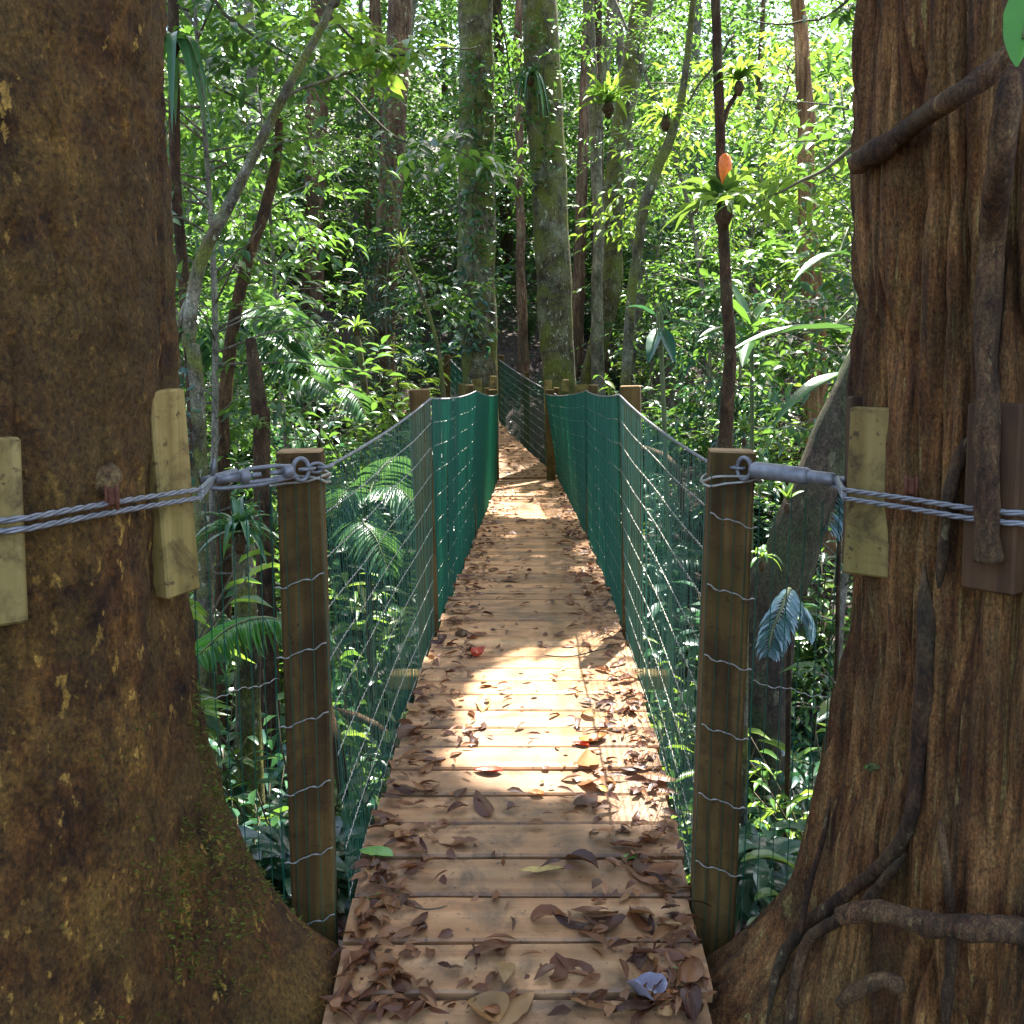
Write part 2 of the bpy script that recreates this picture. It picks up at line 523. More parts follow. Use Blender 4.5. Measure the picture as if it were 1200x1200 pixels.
# ------------------------------------------------------------------ bridge line (measured from the photo)
DT = []
for py, xl, xr, W in ((1180, 382, 830, .775), (960, 440, 792, .79), (860, 470, 766, .80), (740, 515, 731, .80), (650, 548, 695, .80), (562, 583, 654, .77)):
    dep = W * F / (xr - xl)
    v_ = (PY0 - py) / F
    Y = dep * (math.cos(PITCH) + v_ * math.sin(PITCH))
    p = P((xl + xr) / 2, py, Y)
    DT.append((Y, p[0], p[2], W))
DT = np.array(DT)
Y0 = DT[0, 0]
YE = DT[-1, 0]
cz = np.polyfit(np.log(DT[:, 0] + 1), DT[:, 2], 3)
cx = np.polyfit(DT[:, 0], DT[:, 1], 2)


def deck_z(y):
    y = np.asarray(y, float)
    return np.polyval(cz, np.log(np.clip(y, 1.9, 14) + 1))


def deck_x(y):
    return np.polyval(cx, np.asarray(y, float))


def deck_w(y):
    return np.interp(y, DT[:, 0], DT[:, 3])


print('deck', [(round(float(y), 2), round(float(deck_x(y)), 3), round(float(deck_z(y)), 3)) for y in (1, 2, 3, 4, 5, 7, 9, 11, 13)], YE)


def on_deck(px, py):
    """photo pixel -> point on the deck"""
    lo, hi = 1.2, 13.5
    for _ in range(50):
        m_ = (lo + hi) / 2
        if P(px, py, m_)[2] > deck_z(m_):
            lo = m_
        else:
            hi = m_
    return P(px, py, lo)


# ------------------------------------------------------------------ terrain
def terrain(x, y):
    x = np.asarray(x, float); y = np.asarray(y, float)
    z = -0.10 + 0 * x * y
    z = z - 2.1 * smooth(2.3, 5.5, y) + 2.1 * smooth(7.0, 13.0, y)
    z = z + 0.17 * np.maximum(0, y - 13.0) + 0.22 * np.maximum(0, y - 20) 
    z = z + 0.10 * np.maximum(0, np.abs(x) - 3.0) * smooth(2, 8, y)
    z = z + 0.5 * smooth(1.0, 4.0, -x) * smooth(9, 16, y) 
    z = z - 1.1 * np.exp(-((x + .15) / 1.5) ** 2) * smooth(12.2, 14, y) * (1 - smooth(16.6, 18.5, y))
    q = np.stack([x.ravel() * .5, y.ravel() * .5, 0 * x.ravel()], 1)
    z = z + ((fbm(q, 4, 3) - .5) * 0.8).reshape(z.shape) * smooth(2.2, 5, y)
    return z


gx = np.concatenate([np.linspace(-60, -12, 30)[:-1], np.linspace(-12, 12, 121), np.linspace(12, 60, 30)[1:]])
gy = np.concatenate([np.linspace(-40, -2, 16)[:-1], np.linspace(-2, 22, 121), np.linspace(22, 70, 40)[1:]])
GX, GY = np.meshgrid(gx, gy)
GZ = terrain(GX, GY)
V = np.stack([GX.ravel(), GY.ravel(), GZ.ravel()], 1)
nx, ny = len(gx), len(gy)
ii = np.arange(nx * ny).reshape(ny, nx)
Fc = np.stack([ii[:-1, :-1].ravel(), ii[:-1, 1:].ravel(), ii[1:, 1:].ravel(), ii[1:, :-1].ravel()], 1)
tag(np_obj('ground', V, Fc, M['soil']), None, None, None, 'structure')

# ------------------------------------------------------------------ canopy gaps: leaves left out so sunlight lands on chosen spots
patch_px = [(548, 893), (552, 850), (562, 800), (600, 772), (690, 744), (728, 756), (752, 830), (768, 900), (772, 960), (740, 965), (700, 925), (640, 915), (560, 912)]
patch = np.array([on_deck(*q)[:2] for q in patch_px])
PZ = 0.19
pc_ = patch.mean(axis=0)
patch = pc_ + (patch - pc_) * (1 + .09 / np.linalg.norm(patch - pc_, axis=1))[:, None]


def in_poly(pts, poly):
    x, y = pts[:, 0], pts[:, 1]
    ins = np.zeros(len(pts), bool)
    n = len(poly)
    for i in range(n):
        x1, y1 = poly[i]; x2, y2 = poly[(i + 1) % n]
        c_ = ((y1 > y) != (y2 > y)) & (x < (x2 - x1) * (y - y1) / (y2 - y1 + 1e-12) + x1)
        ins ^= c_
    return ins


def q_deck(px, py, r):
    p = on_deck(px, py)
    return (p, r)


GAPS = [q_deck(640, 603, .16), q_deck(600, 628, .10), q_deck(690, 668, .14), q_deck(500, 770, .07), q_deck(775, 1168, .05), q_deck(640, 1000, .03), q_deck(805, 1180, .06),
        q_deck(610, 575, .35), (P(600, 545, 14.2), .16), (P(585, 515, 16.2), .15), (P(620, 550, 13.6), .12), (P(300, 960, 3.3), .25), (P(920, 940, 3.5), .3), (P(430, 860, 4.3), .25), (P(330, 440, 13), 1.0)]
for px, py, Y, r in ((870, 365, 8.0, .8), (900, 420, 8, .5), (830, 330, 9, .7), (780, 180, 12, 1.6), (760, 260, 12, 1.4), (870, 90, 9.5, .8), (740, 120, 15, 1.5), (950, 330, 10.8, .9),
                     (655, 300, 13.5, .5), (930, 150, 12, .8), (450, 200, 17, 1.2), (500, 420, 16, .9), (560, 30, 18, 2), (330, 440, 9, .4), (245, 440, 8, .5), (850, 230, 5.4, .3), (430, 640, 6.4, .6), (440, 720, 5.6, .45), (800, 640, 6.0, .5), (780, 560, 7.0, .6), (300, 820, 4.2, .3), (965, 720, 4.6, .4), (400, 500, 9.5, .9), (340, 420, 8.2, .5), (900, 990, 3.4, .25), (650, 300, 13.9, .9), (640, 120, 13.9, .9), (700, 300, 14.4, .8), (720, 200, 14.8, .8), (450, 330, 17.2, 1.0), (370, 300, 21, 1.2), (945, 200, 10.9, .8), (300, 250, 12, 1.2), (430, 60, 14, 1.2), (780, 570, 5.8, .35)):
    GAPS.append((P(px, py, Y), r))


def keep_shade(c, near_only=False):
    """True for leaf centres that do NOT stand between the sun and a gap"""
    k = np.ones(len(c), bool)
    t = (c[:, 2] - PZ) / SUN[2]
    q = c - t[:, None] * SUN
    k &= ~(in_poly(q[:, :2], patch) & (t > 0.2))
    for p, r in GAPS:
        d = c - p
        s = d @ SUN
        dist = np.linalg.norm(d - s[:, None] * SUN, axis=1)
        k &= ~((dist < r) & (s > 0.6 + r))
    return k


# ------------------------------------------------------------------ FOOTBRIDGE
bridge = thing('footbridge', 'narrow wooden plank footbridge with green wire net sides in the foreground', 'footbridge', (0, 2.0, 0))
PITCHP = 0.150
k = 0
y = 0.95
while y < YE + .05:
    yc = y + PITCHP / 2
    z = float(deck_z(yc)); w = float(deck_w(yc)) + random.uniform(-.012, .02)
    slope = float(deck_z(yc + .05) - deck_z(yc - .05)) / .1
    rx = math.atan(slope) + random.uniform(-.008, .008)
    rz = random.uniform(-.006, .006)
    Rm = np.array(Matrix.Rotation(rz, 3, 'Z') @ Matrix.Rotation(rx, 3, 'X') @ Matrix.Rotation(random.uniform(-.006, .006), 3, 'Y'))
    mb = MB()
    t = .034
    cpos = np.array([float(deck_x(yc)) + random.uniform(-.006, .006), yc, z - t / 2 + random.uniform(-.003, .003)])
    # worn plank: several bevelled cross-sections with a slightly ragged long edge
    ns = 14
    xs = np.linspace(-w / 2, w / 2, ns)
    hy = (PITCHP - random.uniform(.006, .013)) / 2
    e1 = (fbm(np.stack([xs * 5, np.full(ns, k * 7.3), np.zeros(ns)], 1), 3, 5) - .5) * .010
    e2 = (fbm(np.stack([xs * 5, np.full(ns, k * 7.3 + 3), np.zeros(ns)], 1), 3, 9) - .5) * .010
    cup = random.uniform(-.002, .003)
    b = .005
    VV = []; FF = []
    for i in range(ns):
        a0 = -hy + e1[i]; a1 = hy + e2[i]
        prof = [(a0 + .002, -t / 2), (a0, t / 2 - b), (a0 + b, t / 2), (0, t / 2 + cup), (a1 - b, t / 2), (a1, t / 2 - b), (a1 - .002, -t / 2)]
        VV += [(xs[i], yy, zz) for yy, zz in prof]
    for i in range(ns - 1):
        for j in range(7):
            j2 = (j + 1) % 7
            FF.append((i * 7 + j, i * 7 + j2, (i + 1) * 7 + j2, (i + 1) * 7 + j))
    FF.append(tuple(range(6, -1, -1))); FF.append(tuple((ns - 1) * 7 + j for j in range(7)))
    FF = [tuple(reversed(f)) for f in FF]
    mb.add(VV, FF, 0, False)
    for sx in (-1, 1):
        for sy in (-.5, .5):
            cxs, cys = sx * (w / 2 - .055) + random.uniform(-.004, .004), sy * hy + random.uniform(-.006, .006)
            an_ = np.linspace(0, 2 * PI, 9)[:-1]
            mb.add([(cxs + .0042 * math.cos(a), cys + .0042 * math.sin(a), t / 2 + .0015 + max(0, cup)) for a in an_], [tuple(range(8))], 1, False)
    o = mb.build('plank', [M['plank'], M['rust']])
    o.parent = bridge
    o.location = tuple(cpos - np.array(bridge.location))
    o.rotation_euler = Matrix(Rm.tolist()).to_euler()
    k += 1
    y += PITCHP

# bearers under the deck edges + cross bearers at the posts
ys = np.linspace(0.95, YE, 40)
for s in (-1, 1):
    mb = MB()
    pts = np.stack([deck_x(ys) + s * (deck_w(ys) / 2 - .055), ys, deck_z(ys) - .034 - .052], 1)
    for a, b in zip(pts[:-1], pts[1:]):
        d = b - a; L = np.linalg.norm(d)
        yy = d / L; xx = np.array([1.0, 0, 0]); xx = unit(xx - yy * np.dot(xx, yy)); zz = np.cross(xx, yy)
        mb.box((a + b) / 2, (.05, L + .0, .095), np.stack([xx, yy, zz], 1))
    mb.build('bearer', M['beam'], bridge)

# posts
POSTS = {}


def post(parent, top, bot, w, name='post', d=None, deep=.35, yaw=0.0):
    top = np.array(top); bot = np.array(bot)
    ax = unit(top - bot)
    bot2 = bot - ax * deep
    xx = np.array([math.cos(yaw), math.sin(yaw), 0]); xx = unit(xx - ax * np.dot(xx, ax)); yy = np.cross(ax, xx)
    mb = MB()
    d = d or w
    # split along its length so that the sides can be slightly worn
    n = 10
    L = np.linalg.norm(top - bot2)
    ring = [(-.5 + .06, -.5), (.5 - .06, -.5), (.5, -.5 + .06), (.5, .5 - .06), (.5 - .06, .5), (-.5 + .06, .5), (-.5, .5 - .06), (-.5, -.5 + .06)]
    VV = []
    for i in range(n + 1):
        s = i / n
        for (a, b) in ring:
            j = random.uniform(-.0012, .0012)
            VV.append(bot2 + ax * L * s + xx * (a * w + j) + yy * (b * d + j))
    FF = []
    for i in range(n):
        for j in range(8):
            q = (j + 1) % 8
            FF.append((i * 8 + j, i * 8 + q, (i + 1) * 8 + q, (i + 1) * 8 + j))
    mb.add(VV, FF, 0, False)
    b0 = 0
    tv = [bot2 + ax * (L + .004) + xx * a * w * .93 + yy * b * d * .93 for a, b in ring]
    b0 = len(mb.v)
    mb.add(tv, [tuple(range(8))], 1, False)
    for j in range(8):
        q = (j + 1) % 8
        mb.f.append((n * 8 + j, n * 8 + q, b0 + q, b0 + j)); mb.mi.append(1); mb.sm.append(False)
    return mb.build(name, [M['post'], M['post_top']], parent)


def deck_edge(y, s, off):
    return np.array([float(deck_x(y)) + s * (float(deck_w(y)) / 2 + off), y, float(deck_z(y))])


# near pair measured from the photo
PL1t, PL1b = P(352, 529, 2.30), P(371, 1120, 2.30)
PR1t, PR1b = P(857, 529, 2.30), P(832, 1125, 2.30)
post(bridge, PL1t, PL1b, .098, yaw=R(6)); post(bridge, PR1t, PR1b, .098, yaw=R(-6))
Y2 = float(np.interp(740, DT[::-1, 0] * 0 + np.array([562, 650, 740, 860, 960, 1180]), DT[::-1, 0]))
PL2t, PL2b = P(491, 457, Y2), P(502, 728, Y2)
PR2t, PR2b = P(739, 453, Y2), P(741, 735, Y2)
post(bridge, PL2t, PL2b, .085, yaw=R(8)); post(bridge, PR2t, PR2b, .085, yaw=R(-8))
YM = 7.4
H_ = 1.10
for s, pxm in ((-1, 548), (1, 683)):
    b_ = deck_edge(YM, s, .03)
    post(bridge, b_ + np.array([s * .02, 0, H_]), b_, .06, deep=.2)
YP3 = YE - .1
PL3t, PL3b = P(578, 457, YP3), P(580, 566, YP3)
PR3t, PR3b = P(644, 457, YP3), P(646, 564, YP3)
post(bridge, PL3t, PL3b, .11); post(bridge, PR3t, PR3b, .11)

# pale cross bearer sticking out beside post two
mb = MB(); mb.box(deck_edge(3.95, -1, .04) + np.array([0, 0, -.09]), (.22, .09, .06), bev=.006); mb.build('cross_bearer', M['block'], bridge)
mb = MB(); mb.box(deck_edge(3.95, 1, .04) + np.array([0, 0, -.09]), (.22, .09, .06), bev=.006); mb.build('cross_bearer', M['block'], bridge)


# rope-like cable: three strands laid round each other
def cable(path, r, name, parent, pitch=.09, step=.012, strands=3, mat=None):
    path = np.asarray(path, float)
    seg = np.linalg.norm(np.diff(path, axis=0), axis=1)
    S = np.concatenate([[0], np.cumsum(seg)])
    n = max(int(S[-1] / step), 4)
    s = np.linspace(0, S[-1], n)
    Q = np.stack([np.interp(s, S, path[:, i]) for i in range(3)], 1)
    T = unit(np.gradient(Q, axis=0))
    u = unit(np.cross(T, np.array([0, 0, 1.0]) + 1e-3)); w = np.cross(u, T)
    mb = MB()
    for k_ in range(strands):
        a = 2 * PI * s / pitch + 2 * PI * k_ / strands
        mb.tube(Q + (np.cos(a)[:, None] * u + np.sin(a)[:, None] * w) * r * .55, r * .5, 6)
    return mb.build(name, mat or M['steel'], parent)


def sag(a, b, n, s):
    t = np.linspace(0, 1, n)
    p = a[None] * (1 - t)[:, None] + b[None] * t[:, None]
    p[:, 2] -= s * 4 * t * (1 - t)
    return p


HL1 = PL1t + np.array([.03, .055, -.05]); HR1 = PR1t + np.array([-.04, .055, -.03])
inn = .052
HL2 = P(488, 469, Y2 - .05); HR2 = P(737, 462, Y2 - .05)
HLm = deck_edge(YM, -1, 0) + np.array([0, 0, 1.06]); HRm = deck_edge(YM, 1, 0) + np.array([0, 0, 1.06])
HL3 = PL3t + np.array([.06, 0, -.05]); HR3 = PR3t + np.array([-.06, 0, -.05])
HL2i = PL2t + np.array([.05, -.02, -.035]); HR2i = PR2t + np.array([-.05, -.02, -.035])
for a, b, c, d in ((HL1, HL2i, HLm, HL3), (HR1, HR2i, HRm, HR3)):
    path = np.concatenate([sag(a, b, 14, .015)[:-1], sag(b, c, 14, .02)[:-1], sag(c, d, 16, .03)])
    cable(path, .0046, 'handrail_cable', bridge, step=.02)
RAIL_L = np.concatenate([sag(HL1, HL2i, 14, .015)[:-1], sag(HL2i, HLm, 14, .02)[:-1], sag(HLm, HL3, 16, .03)])
RAIL_R = np.concatenate([sag(HR1, HR2i, 14, .015)[:-1], sag(HR2i, HRm, 14, .02)[:-1], sag(HRm, HR3, 16, .03)])


def net_panel(parent, rail_f, foot_f, s0, s1, vs, rows, rw=.0011, rh=.0016, tw=True, name='net_panel', mat=None):
    """rail_f/foot_f: s-> points; vertical green wires + twisted pale wires"""
    n = max(2, int((s1 - s0) / vs))
    ss = np.linspace(s0, s1, n)
    A = foot_f(ss); B = rail_f(ss)
    A = A + RNG.normal(0, .0015, A.shape); B = B + RNG.normal(0, .0015, B.shape)
    mid = (A + B) / 2 + RNG.normal(0, .0025, A.shape)
    V = []; Fc = []
    ring = np.array([(1, 0, 0), (-.5, .87, 0), (-.5, -.87, 0)]) * rw
    VV = np.concatenate([A[:, None] + ring, mid[:, None] + ring, B[:, None] + ring], 1)  # n,9,3
    base = np.array([(0, 1, 4, 3), (1, 2, 5, 4), (2, 0, 3, 5), (3, 4, 7, 6), (4, 5, 8, 7), (5, 3, 6, 8)])
    FF = (base[None] + (np.arange(n) * 9)[:, None, None]).reshape(-1, 4)
    g = np_obj(name, VV.reshape(-1, 3), FF, mat or M['net'], parent)
    mb = MB()
    for h in rows:
        m_ = max(3, int((s1 - s0) / (.008 if tw else .03)))
        s2 = np.linspace(s0, s1, m_)
        A2 = foot_f(s2); B2 = rail_f(s2)
        Q = A2 + (B2 - A2) * h
        Q[:, 2] -= .006 * np.sin(np.linspace(0, PI, m_) * 2) ** 2
        rr = rh
        if tw:
            a = 2 * PI * s2 / .032
            Q = Q + np.stack([np.cos(a) * .0011, 0 * a, np.sin(a) * .0022], 1)
            rr = rh * (1 + .4 * np.sin(a * 2))
        mb.tube(Q, rr, 4)
    mb.build('net_strands', M['wire'], g)
    return g


def mk(rail, s):
    def rf(y):
        return np.stack([np.interp(y, rail[:, 1], rail[:, i]) if i != 1 else y for i in range(3)], 1)
    def ff(y):
        return np.stack([deck_x(y) + s * (deck_w(y) / 2 + .012), y, deck_z(y) - .03], 1)
    return rf, ff


ROWS = [.03, .14, .25, .36, .47, .58, .69, .80, .90]
for rail, s in ((RAIL_L, -1), (RAIL_R, 1)):
    rf, ff = mk(rail, s)
    net_panel(bridge, rf, ff, 2.30, Y2 - .02, .0155, ROWS, .00085, .0013, mat=M['net_near'])
    net_panel(bridge, rf, ff, Y2 + .02, YM - .02, .021, ROWS, .0027, .0014)
    net_panel(bridge, rf, ff, YM + .02, YP3, .024, ROWS, .0040, .0016, False)


# entry net: wraps the near face of each near post and runs on to the tree
def straight(a, b):
    a = np.array(a); b = np.array(b)
    L = np.linalg.norm((b - a)[:2])
    return lambda s: a[None] + (b - a)[None] * (np.asarray(s) / L)[:, None], L


for top, bot, s, T_ in ((PL1t, PL1b, -1, P(222, 560, 2.05)), (PR1t, PR1b, 1, P(985, 560, 2.1))):
    fwd = np.array([0, -.056, 0])
    a_t = top + np.array([-s * .055, 0, -.04]) + fwd; a_b = bot + np.array([-s * .055, 0, .02]) + fwd
    b_t = top + np.array([s * .055, 0, -.075]) + fwd; b_b = bot + np.array([s * .055, 0, -.02]) + fwd
    rf, L = straight(a_t, b_t); ff, _ = straight(a_b, b_b)
    net_panel(bridge, rf, ff, 0, L, .020, [.1, .24, .38, .52, .66, .80] if s < 0 else [.22, .36, .5, .64, .78, .92], .0010, .0018)
    c_t = np.array([T_[0], T_[1], b_t[2] - .02]); c_b = np.array([b_b[0] + s * .13, 2.12, b_b[2] + .05])
    rf, L = straight(b_t, c_t)
    ff2, L2 = straight(b_b, c_b)
    net_panel(bridge, rf, (lambda q, f=ff2, L=L, L2=L2: f(np.asarray(q) * L2 / L)), 0, L, .030, [.62], .0013, .0011)


# ------------------------------------------------------------------ the two big foreground trees
def big_trunk(c, Rb, lobes, furrow, zlo, zhi, seed, lean=(0, 0), nth=420, nz_=420):
    zs = np.concatenate([np.linspace(zlo, 2.6, int(nz_ * .8))[:-1], np.linspace(2.6, zhi, int(nz_ * .2))])
    th = np.linspace(-PI, PI, nth, endpoint=False)
    TH, ZZ = np.meshgrid(th, zs)
    r = Rb * (1 - .012 * np.clip(ZZ - .5, 0, 20)) 
    for (a, amp, wd, dec) in lobes:
        d = np.angle(np.exp(1j * (TH - a)))
        zz = np.clip(ZZ, -.02, None)
        # buttress gets narrower and longer towards the ground
        r = r + amp * np.exp(-zz / dec) * np.exp(-(d / wd) ** 2)
    q = np.stack([np.cos(TH).ravel() * Rb, np.sin(TH).ravel() * Rb, ZZ.ravel()], 1)
    big = (fbm(q * np.array([2.6, 2.6, 1.0]), 3, seed) - .5) * .10
    if furrow > 0:
        wq = q.copy()
        wq[:, :2] += ((fbm(q * np.array([6, 6, 1.6]), 2, seed + 9) - .5) * .05)[:, None]
        a1 = vnoise(wq * np.array([22, 22, 1.7]), seed + 1)
        a2 = vnoise(wq * np.array([48, 48, 4.0]), seed + 2)
        rid = 1 - np.abs(a1 * 2 - 1) * 1.0
        rid2 = 1 - np.abs(a2 * 2 - 1)
        fine = vnoise(q * np.array([90, 90, 26]), seed + 4)
        br = .55 + .9 * vnoise(wq * np.array([5, 5, 5]), seed + 6)
        disp = big + furrow * (-(rid ** 4)) * br - furrow * .45 * rid2 ** 3 + (fine - .5) * .006 + (vnoise(q * np.array([130, 130, 9]), seed + 8) - .5) * .006
    else:
        a2 = fbm(q * np.array([9, 9, 6]), 4, seed + 2)
        a3 = fbm(q * np.array([45, 45, 40]), 3, seed + 5)
        wrinkle = np.sin(ZZ.ravel() * 55 + 8 * a2) * .0012
        disp = big + (a2 - .5) * .030 + (a3 - .5) * .011 + wrinkle - .006 * np.clip(1 - np.abs(fbm(q * np.array([14, 14, 3]), 3, seed + 7) - .5) * 16, 0, 1)
    r = r + disp.reshape(r.shape)
    X = c[0] + np.cos(TH) * r + lean[0] * ZZ
    Yv = c[1] + np.sin(TH) * r + lean[1] * ZZ
    V = np.stack([X.ravel(), Yv.ravel(), ZZ.ravel()], 1)
    nz, nt_ = TH.shape
    ii = np.arange(nz * nt_).reshape(nz, nt_)
    jj = np.roll(ii, -1, axis=1)
    Fc = np.stack([ii[:-1].ravel(), jj[:-1].ravel(), jj[1:].ravel(), ii[1:].ravel()], 1)
    return V, Fc, (th, zs, r)


def limb(mb, a, b, r0, r1, seed=0, n=10, wob=.15, mi=0):
    a = np.array(a, float); b = np.array(b, float)
    t = np.linspace(0, 1, n)
    p = a + (b - a) * t[:, None]
    rg = np.random.default_rng(seed)
    w = np.cumsum(rg.normal(0, wob / n, (n, 3)), axis=0); w -= t[:, None] * w[-1]
    mb.tube(p + w, r0 + (r1 - r0) * t, 8, mi)


def canopy_sprays(centers, rad, per, nl, ll, lw, rng, tpl='dia'):
    o = np.repeat(centers, per, axis=0) + rng.normal(0, 1, (len(centers) * per, 3)) * np.array([rad, rad, rad * .45])
    d = rnd_dirs(len(o), -.35, .35, rng)
    A = spray_leaves(o, d, rng.uniform(.35, .7, len(o)), nl, ll, lw, rng)
    return A


def crown_obj(parent, A, mat, tpl='dia', gap=True, name='crown'):
    p, d, n_, l, w = A
    if gap:
        k_ = keep_shade(p + unit(d) * l[:, None] * .5)
        p, d, n_, l, w = p[k_], d[k_], n_[k_], l[k_], w[k_]
    V, Fc = leaves(p, d, n_, l, w, tpl)
    return np_obj(name, V, Fc, mat, parent)


CL = np.array([-1.082, 1.86]); RL_ = .45
CR = np.array([1.07, 1.94]); RR_ = .42
treeL = thing('rainforest_tree', 'huge smooth mottled brown trunk with spreading buttress root left of the bridge entry', 'tree', (CL[0], CL[1], -.1))
lobL = [(math.atan2(.30, .69), .42, .42, .25), (-1.1, .26, .40, .30), (-2.4, .35, .45, .3), (2.2, .35, .45, .3)]
V, Fc, GL = big_trunk(CL, RL_, lobL, 0, -.6, 10.5, 3, nth=640, nz_=520)
np_obj('trunk', V, Fc, M['bark_left'], treeL)
treeR = thing('rainforest_tree', 'huge deeply furrowed reddish trunk with clinging roots right of the bridge entry', 'tree', (CR[0], CR[1], -.1))
lobR = [(math.atan2(.21, -.65), .36, .36, .22), (-1.9, .26, .36, .26), (-.9, .3, .5, .3), (.6, .3, .5, .3), (1.8, .2, .5, .3)]
V, Fc, GR = big_trunk(CR, RR_, lobR, .040, -.6, 10.5, 21, nth=760, nz_=460)
np_obj('trunk', V, Fc, M['bark_right'], treeR)


def surf(G, c, ang, z):
    th, zs, r = G
    i = int(np.argmin(np.abs(np.angle(np.exp(1j * (th - ang)))))); j = int(np.argmin(np.abs(zs - z)))
    return r[j, i]


def on_trunk(G, c, px, py, lift=0.0):
    """first hit of the photo ray with the trunk"""
    for Y in np.arange(1.2, 2.6, .004):
        p = P(px, py, Y)
        d = p[:2] - c
        rr = np.linalg.norm(d)
        if rr < surf(G, c, math.atan2(d[1], d[0]), p[2]) + lift:
            return p
    return None


# out-of-view canopy added up-sun of the near bridge to shade deck and trunks
rg = np.random.default_rng(11)
gr = []
for _ in range(300):
    gx_, gy_ = rg.uniform(-3.6, 3.4), rg.uniform(-1.2, 8.5)
    z_ = rg.uniform(6.5, 12)
    q = np.array([gx_, gy_, 0]) + SUN * (z_ / SUN[2])
    gr.append(q)
for _ in range(150):
    z_ = rg.uniform(6.5, 12)
    gr.append(np.array([rg.uniform(-3.2, 2.6), rg.uniform(-2.2, 3.3), 0]) + SUN * (z_ / SUN[2]))
for _ in range(70):
    z_ = rg.uniform(6.5, 12)
    gr.append(np.array([rg.uniform(-1.5, 1.5), rg.uniform(3.0, 9.0), 0]) + SUN * (z_ / SUN[2]))
gr = np.array(gr)
dl = np.linalg.norm(gr[:, :2] - np.array([-1.0, 6]), axis=1); dr = np.linalg.norm(gr[:, :2] - np.array([4.5, 5]), axis=1)
for tr, sel, c0, sd in ((treeL, dl < dr, CL, 1), (treeR, dl >= dr, CR, 2)):
    cs = gr[sel]
    A = canopy_sprays(cs, .55, 10, 7, .24, .12, np.random.default_rng(sd))
    cr = crown_obj(tr, A, M['leaf'])
    mb = MB()
    fork = np.array([c0[0], c0[1], 10.0])
    for q in cs[keep_shade(cs * .5 + fork * .5) & keep_shade(cs) & keep_shade(cs * .75 + fork * .25) & keep_shade(cs * .25 + fork * .75)][:: max(1, len(cs) // 7)]:
        limb(mb, fork + np.array([0, 0, -1.5]), q, .16, .03, int(abs(q[0] * 100)), 10, .6)
    mb.build('limb', M['bark_dark'], cr)

rgm = np.random.default_rng(9)
mp, mn = [], []
for _ in range(2600):
    a = rgm.normal(R(8), R(15)); z_ = rgm.uniform(.15, .75)
    rr = surf(GL, CL, a, z_)
    mp.append([CL[0] + math.cos(a) * rr, CL[1] + math.sin(a) * rr, z_]); mn.append([math.cos(a), math.sin(a), .2])
mp = np.array(mp); mn = np.array(mn)
k_ = fbm(mp * 9, 3, 4) > .5
V, Fc = leaves(mp[k_], mn[k_] + rgm.normal(0, .5, (k_.sum(), 3)), np.array([0, 0, 1.0]) + rgm.normal(0, .5, (k_.sum(), 3)), rgm.uniform(.006, .016, k_.sum()), rgm.uniform(.003, .007, k_.sum()), 'dia')
mo = np_obj('moss_patch', V, Fc, M['moss'], treeL)
mo['kind'] = 'stuff'

# timber packing blocks, cables and turnbuckles on the two near trees
CZ = float(P(300, 552, 2.2)[2]) 


def block_at(p, ang, w, h, t, label, mat, tilt=0.0, group=None, embed=.006):
    """block standing against a trunk: ang = outward direction"""
    nrm = np.array([math.cos(ang), math.sin(ang), 0]); tx = np.array([-nrm[1], nrm[0], 0]); up = np.array([0, 0, 1.0])
    c_, s_ = math.cos(tilt), math.sin(tilt)
    up2 = up * c_ + tx * s_; tx2 = tx * c_ - up * s_
    mb = MB()
    mb.box(np.array(p) + nrm * (t / 2 - embed), (w, t, h), np.stack([tx2, -nrm, up2], 1), bev=.004)
    o = mb.build('timber_block', mat)
    tag(o, label, 'wood block', group)
    # put the origin at the block
    me = o.data
    c0 = np.array(p)
    for v_ in me.vertices:
        v_.co = Vector(np.array(v_.co) - c0)
    o.location = tuple(c0)
    return o


def trunk_block(G, c, px, py, w, h, t, label, mat, tilt=0, dang=0.0):
    p = on_trunk(G, c, px, py)
    d = p[:2] - c
    a = math.atan2(d[1], d[0])
    block_at(p, a + dang, w, h, t, label, mat, tilt)
    return a, t


def tangent_ang(c, px):
    """trunk angle whose silhouette is seen at pixel column px"""
    return None


bl = []
# left tree: block on the right edge, block at the picture's left edge
aL1 = math.atan2(.33, .95)
pL1 = np.array([CL[0], CL[1], P(220, 572, 1.98)[2]])
aL1 = R(6)
rL = surf(GL, CL, aL1, 1.13)
BLK_L = np.array([CL[0] + math.cos(aL1) * rL, CL[1] + math.sin(aL1) * rL])
block_at(np.array([CL[0] + math.cos(aL1) * rL, CL[1] + math.sin(aL1) * rL, float(P(220, 574, 1.95)[2])]), R(-27), .085, .385, .045,
         'tall pale wood block wedged under the cable on the right edge of the smooth trunk', M['block'], R(-4))
pb = BLK_L2 = on_trunk(GL, CL, -14, 622)
aL2 = math.atan2(pb[1] - CL[1], pb[0] - CL[0])
block_at(pb, aL2, .085, .28, .04, 'pale wood block under the cable on the face of the smooth left trunk', M['block'], 0)
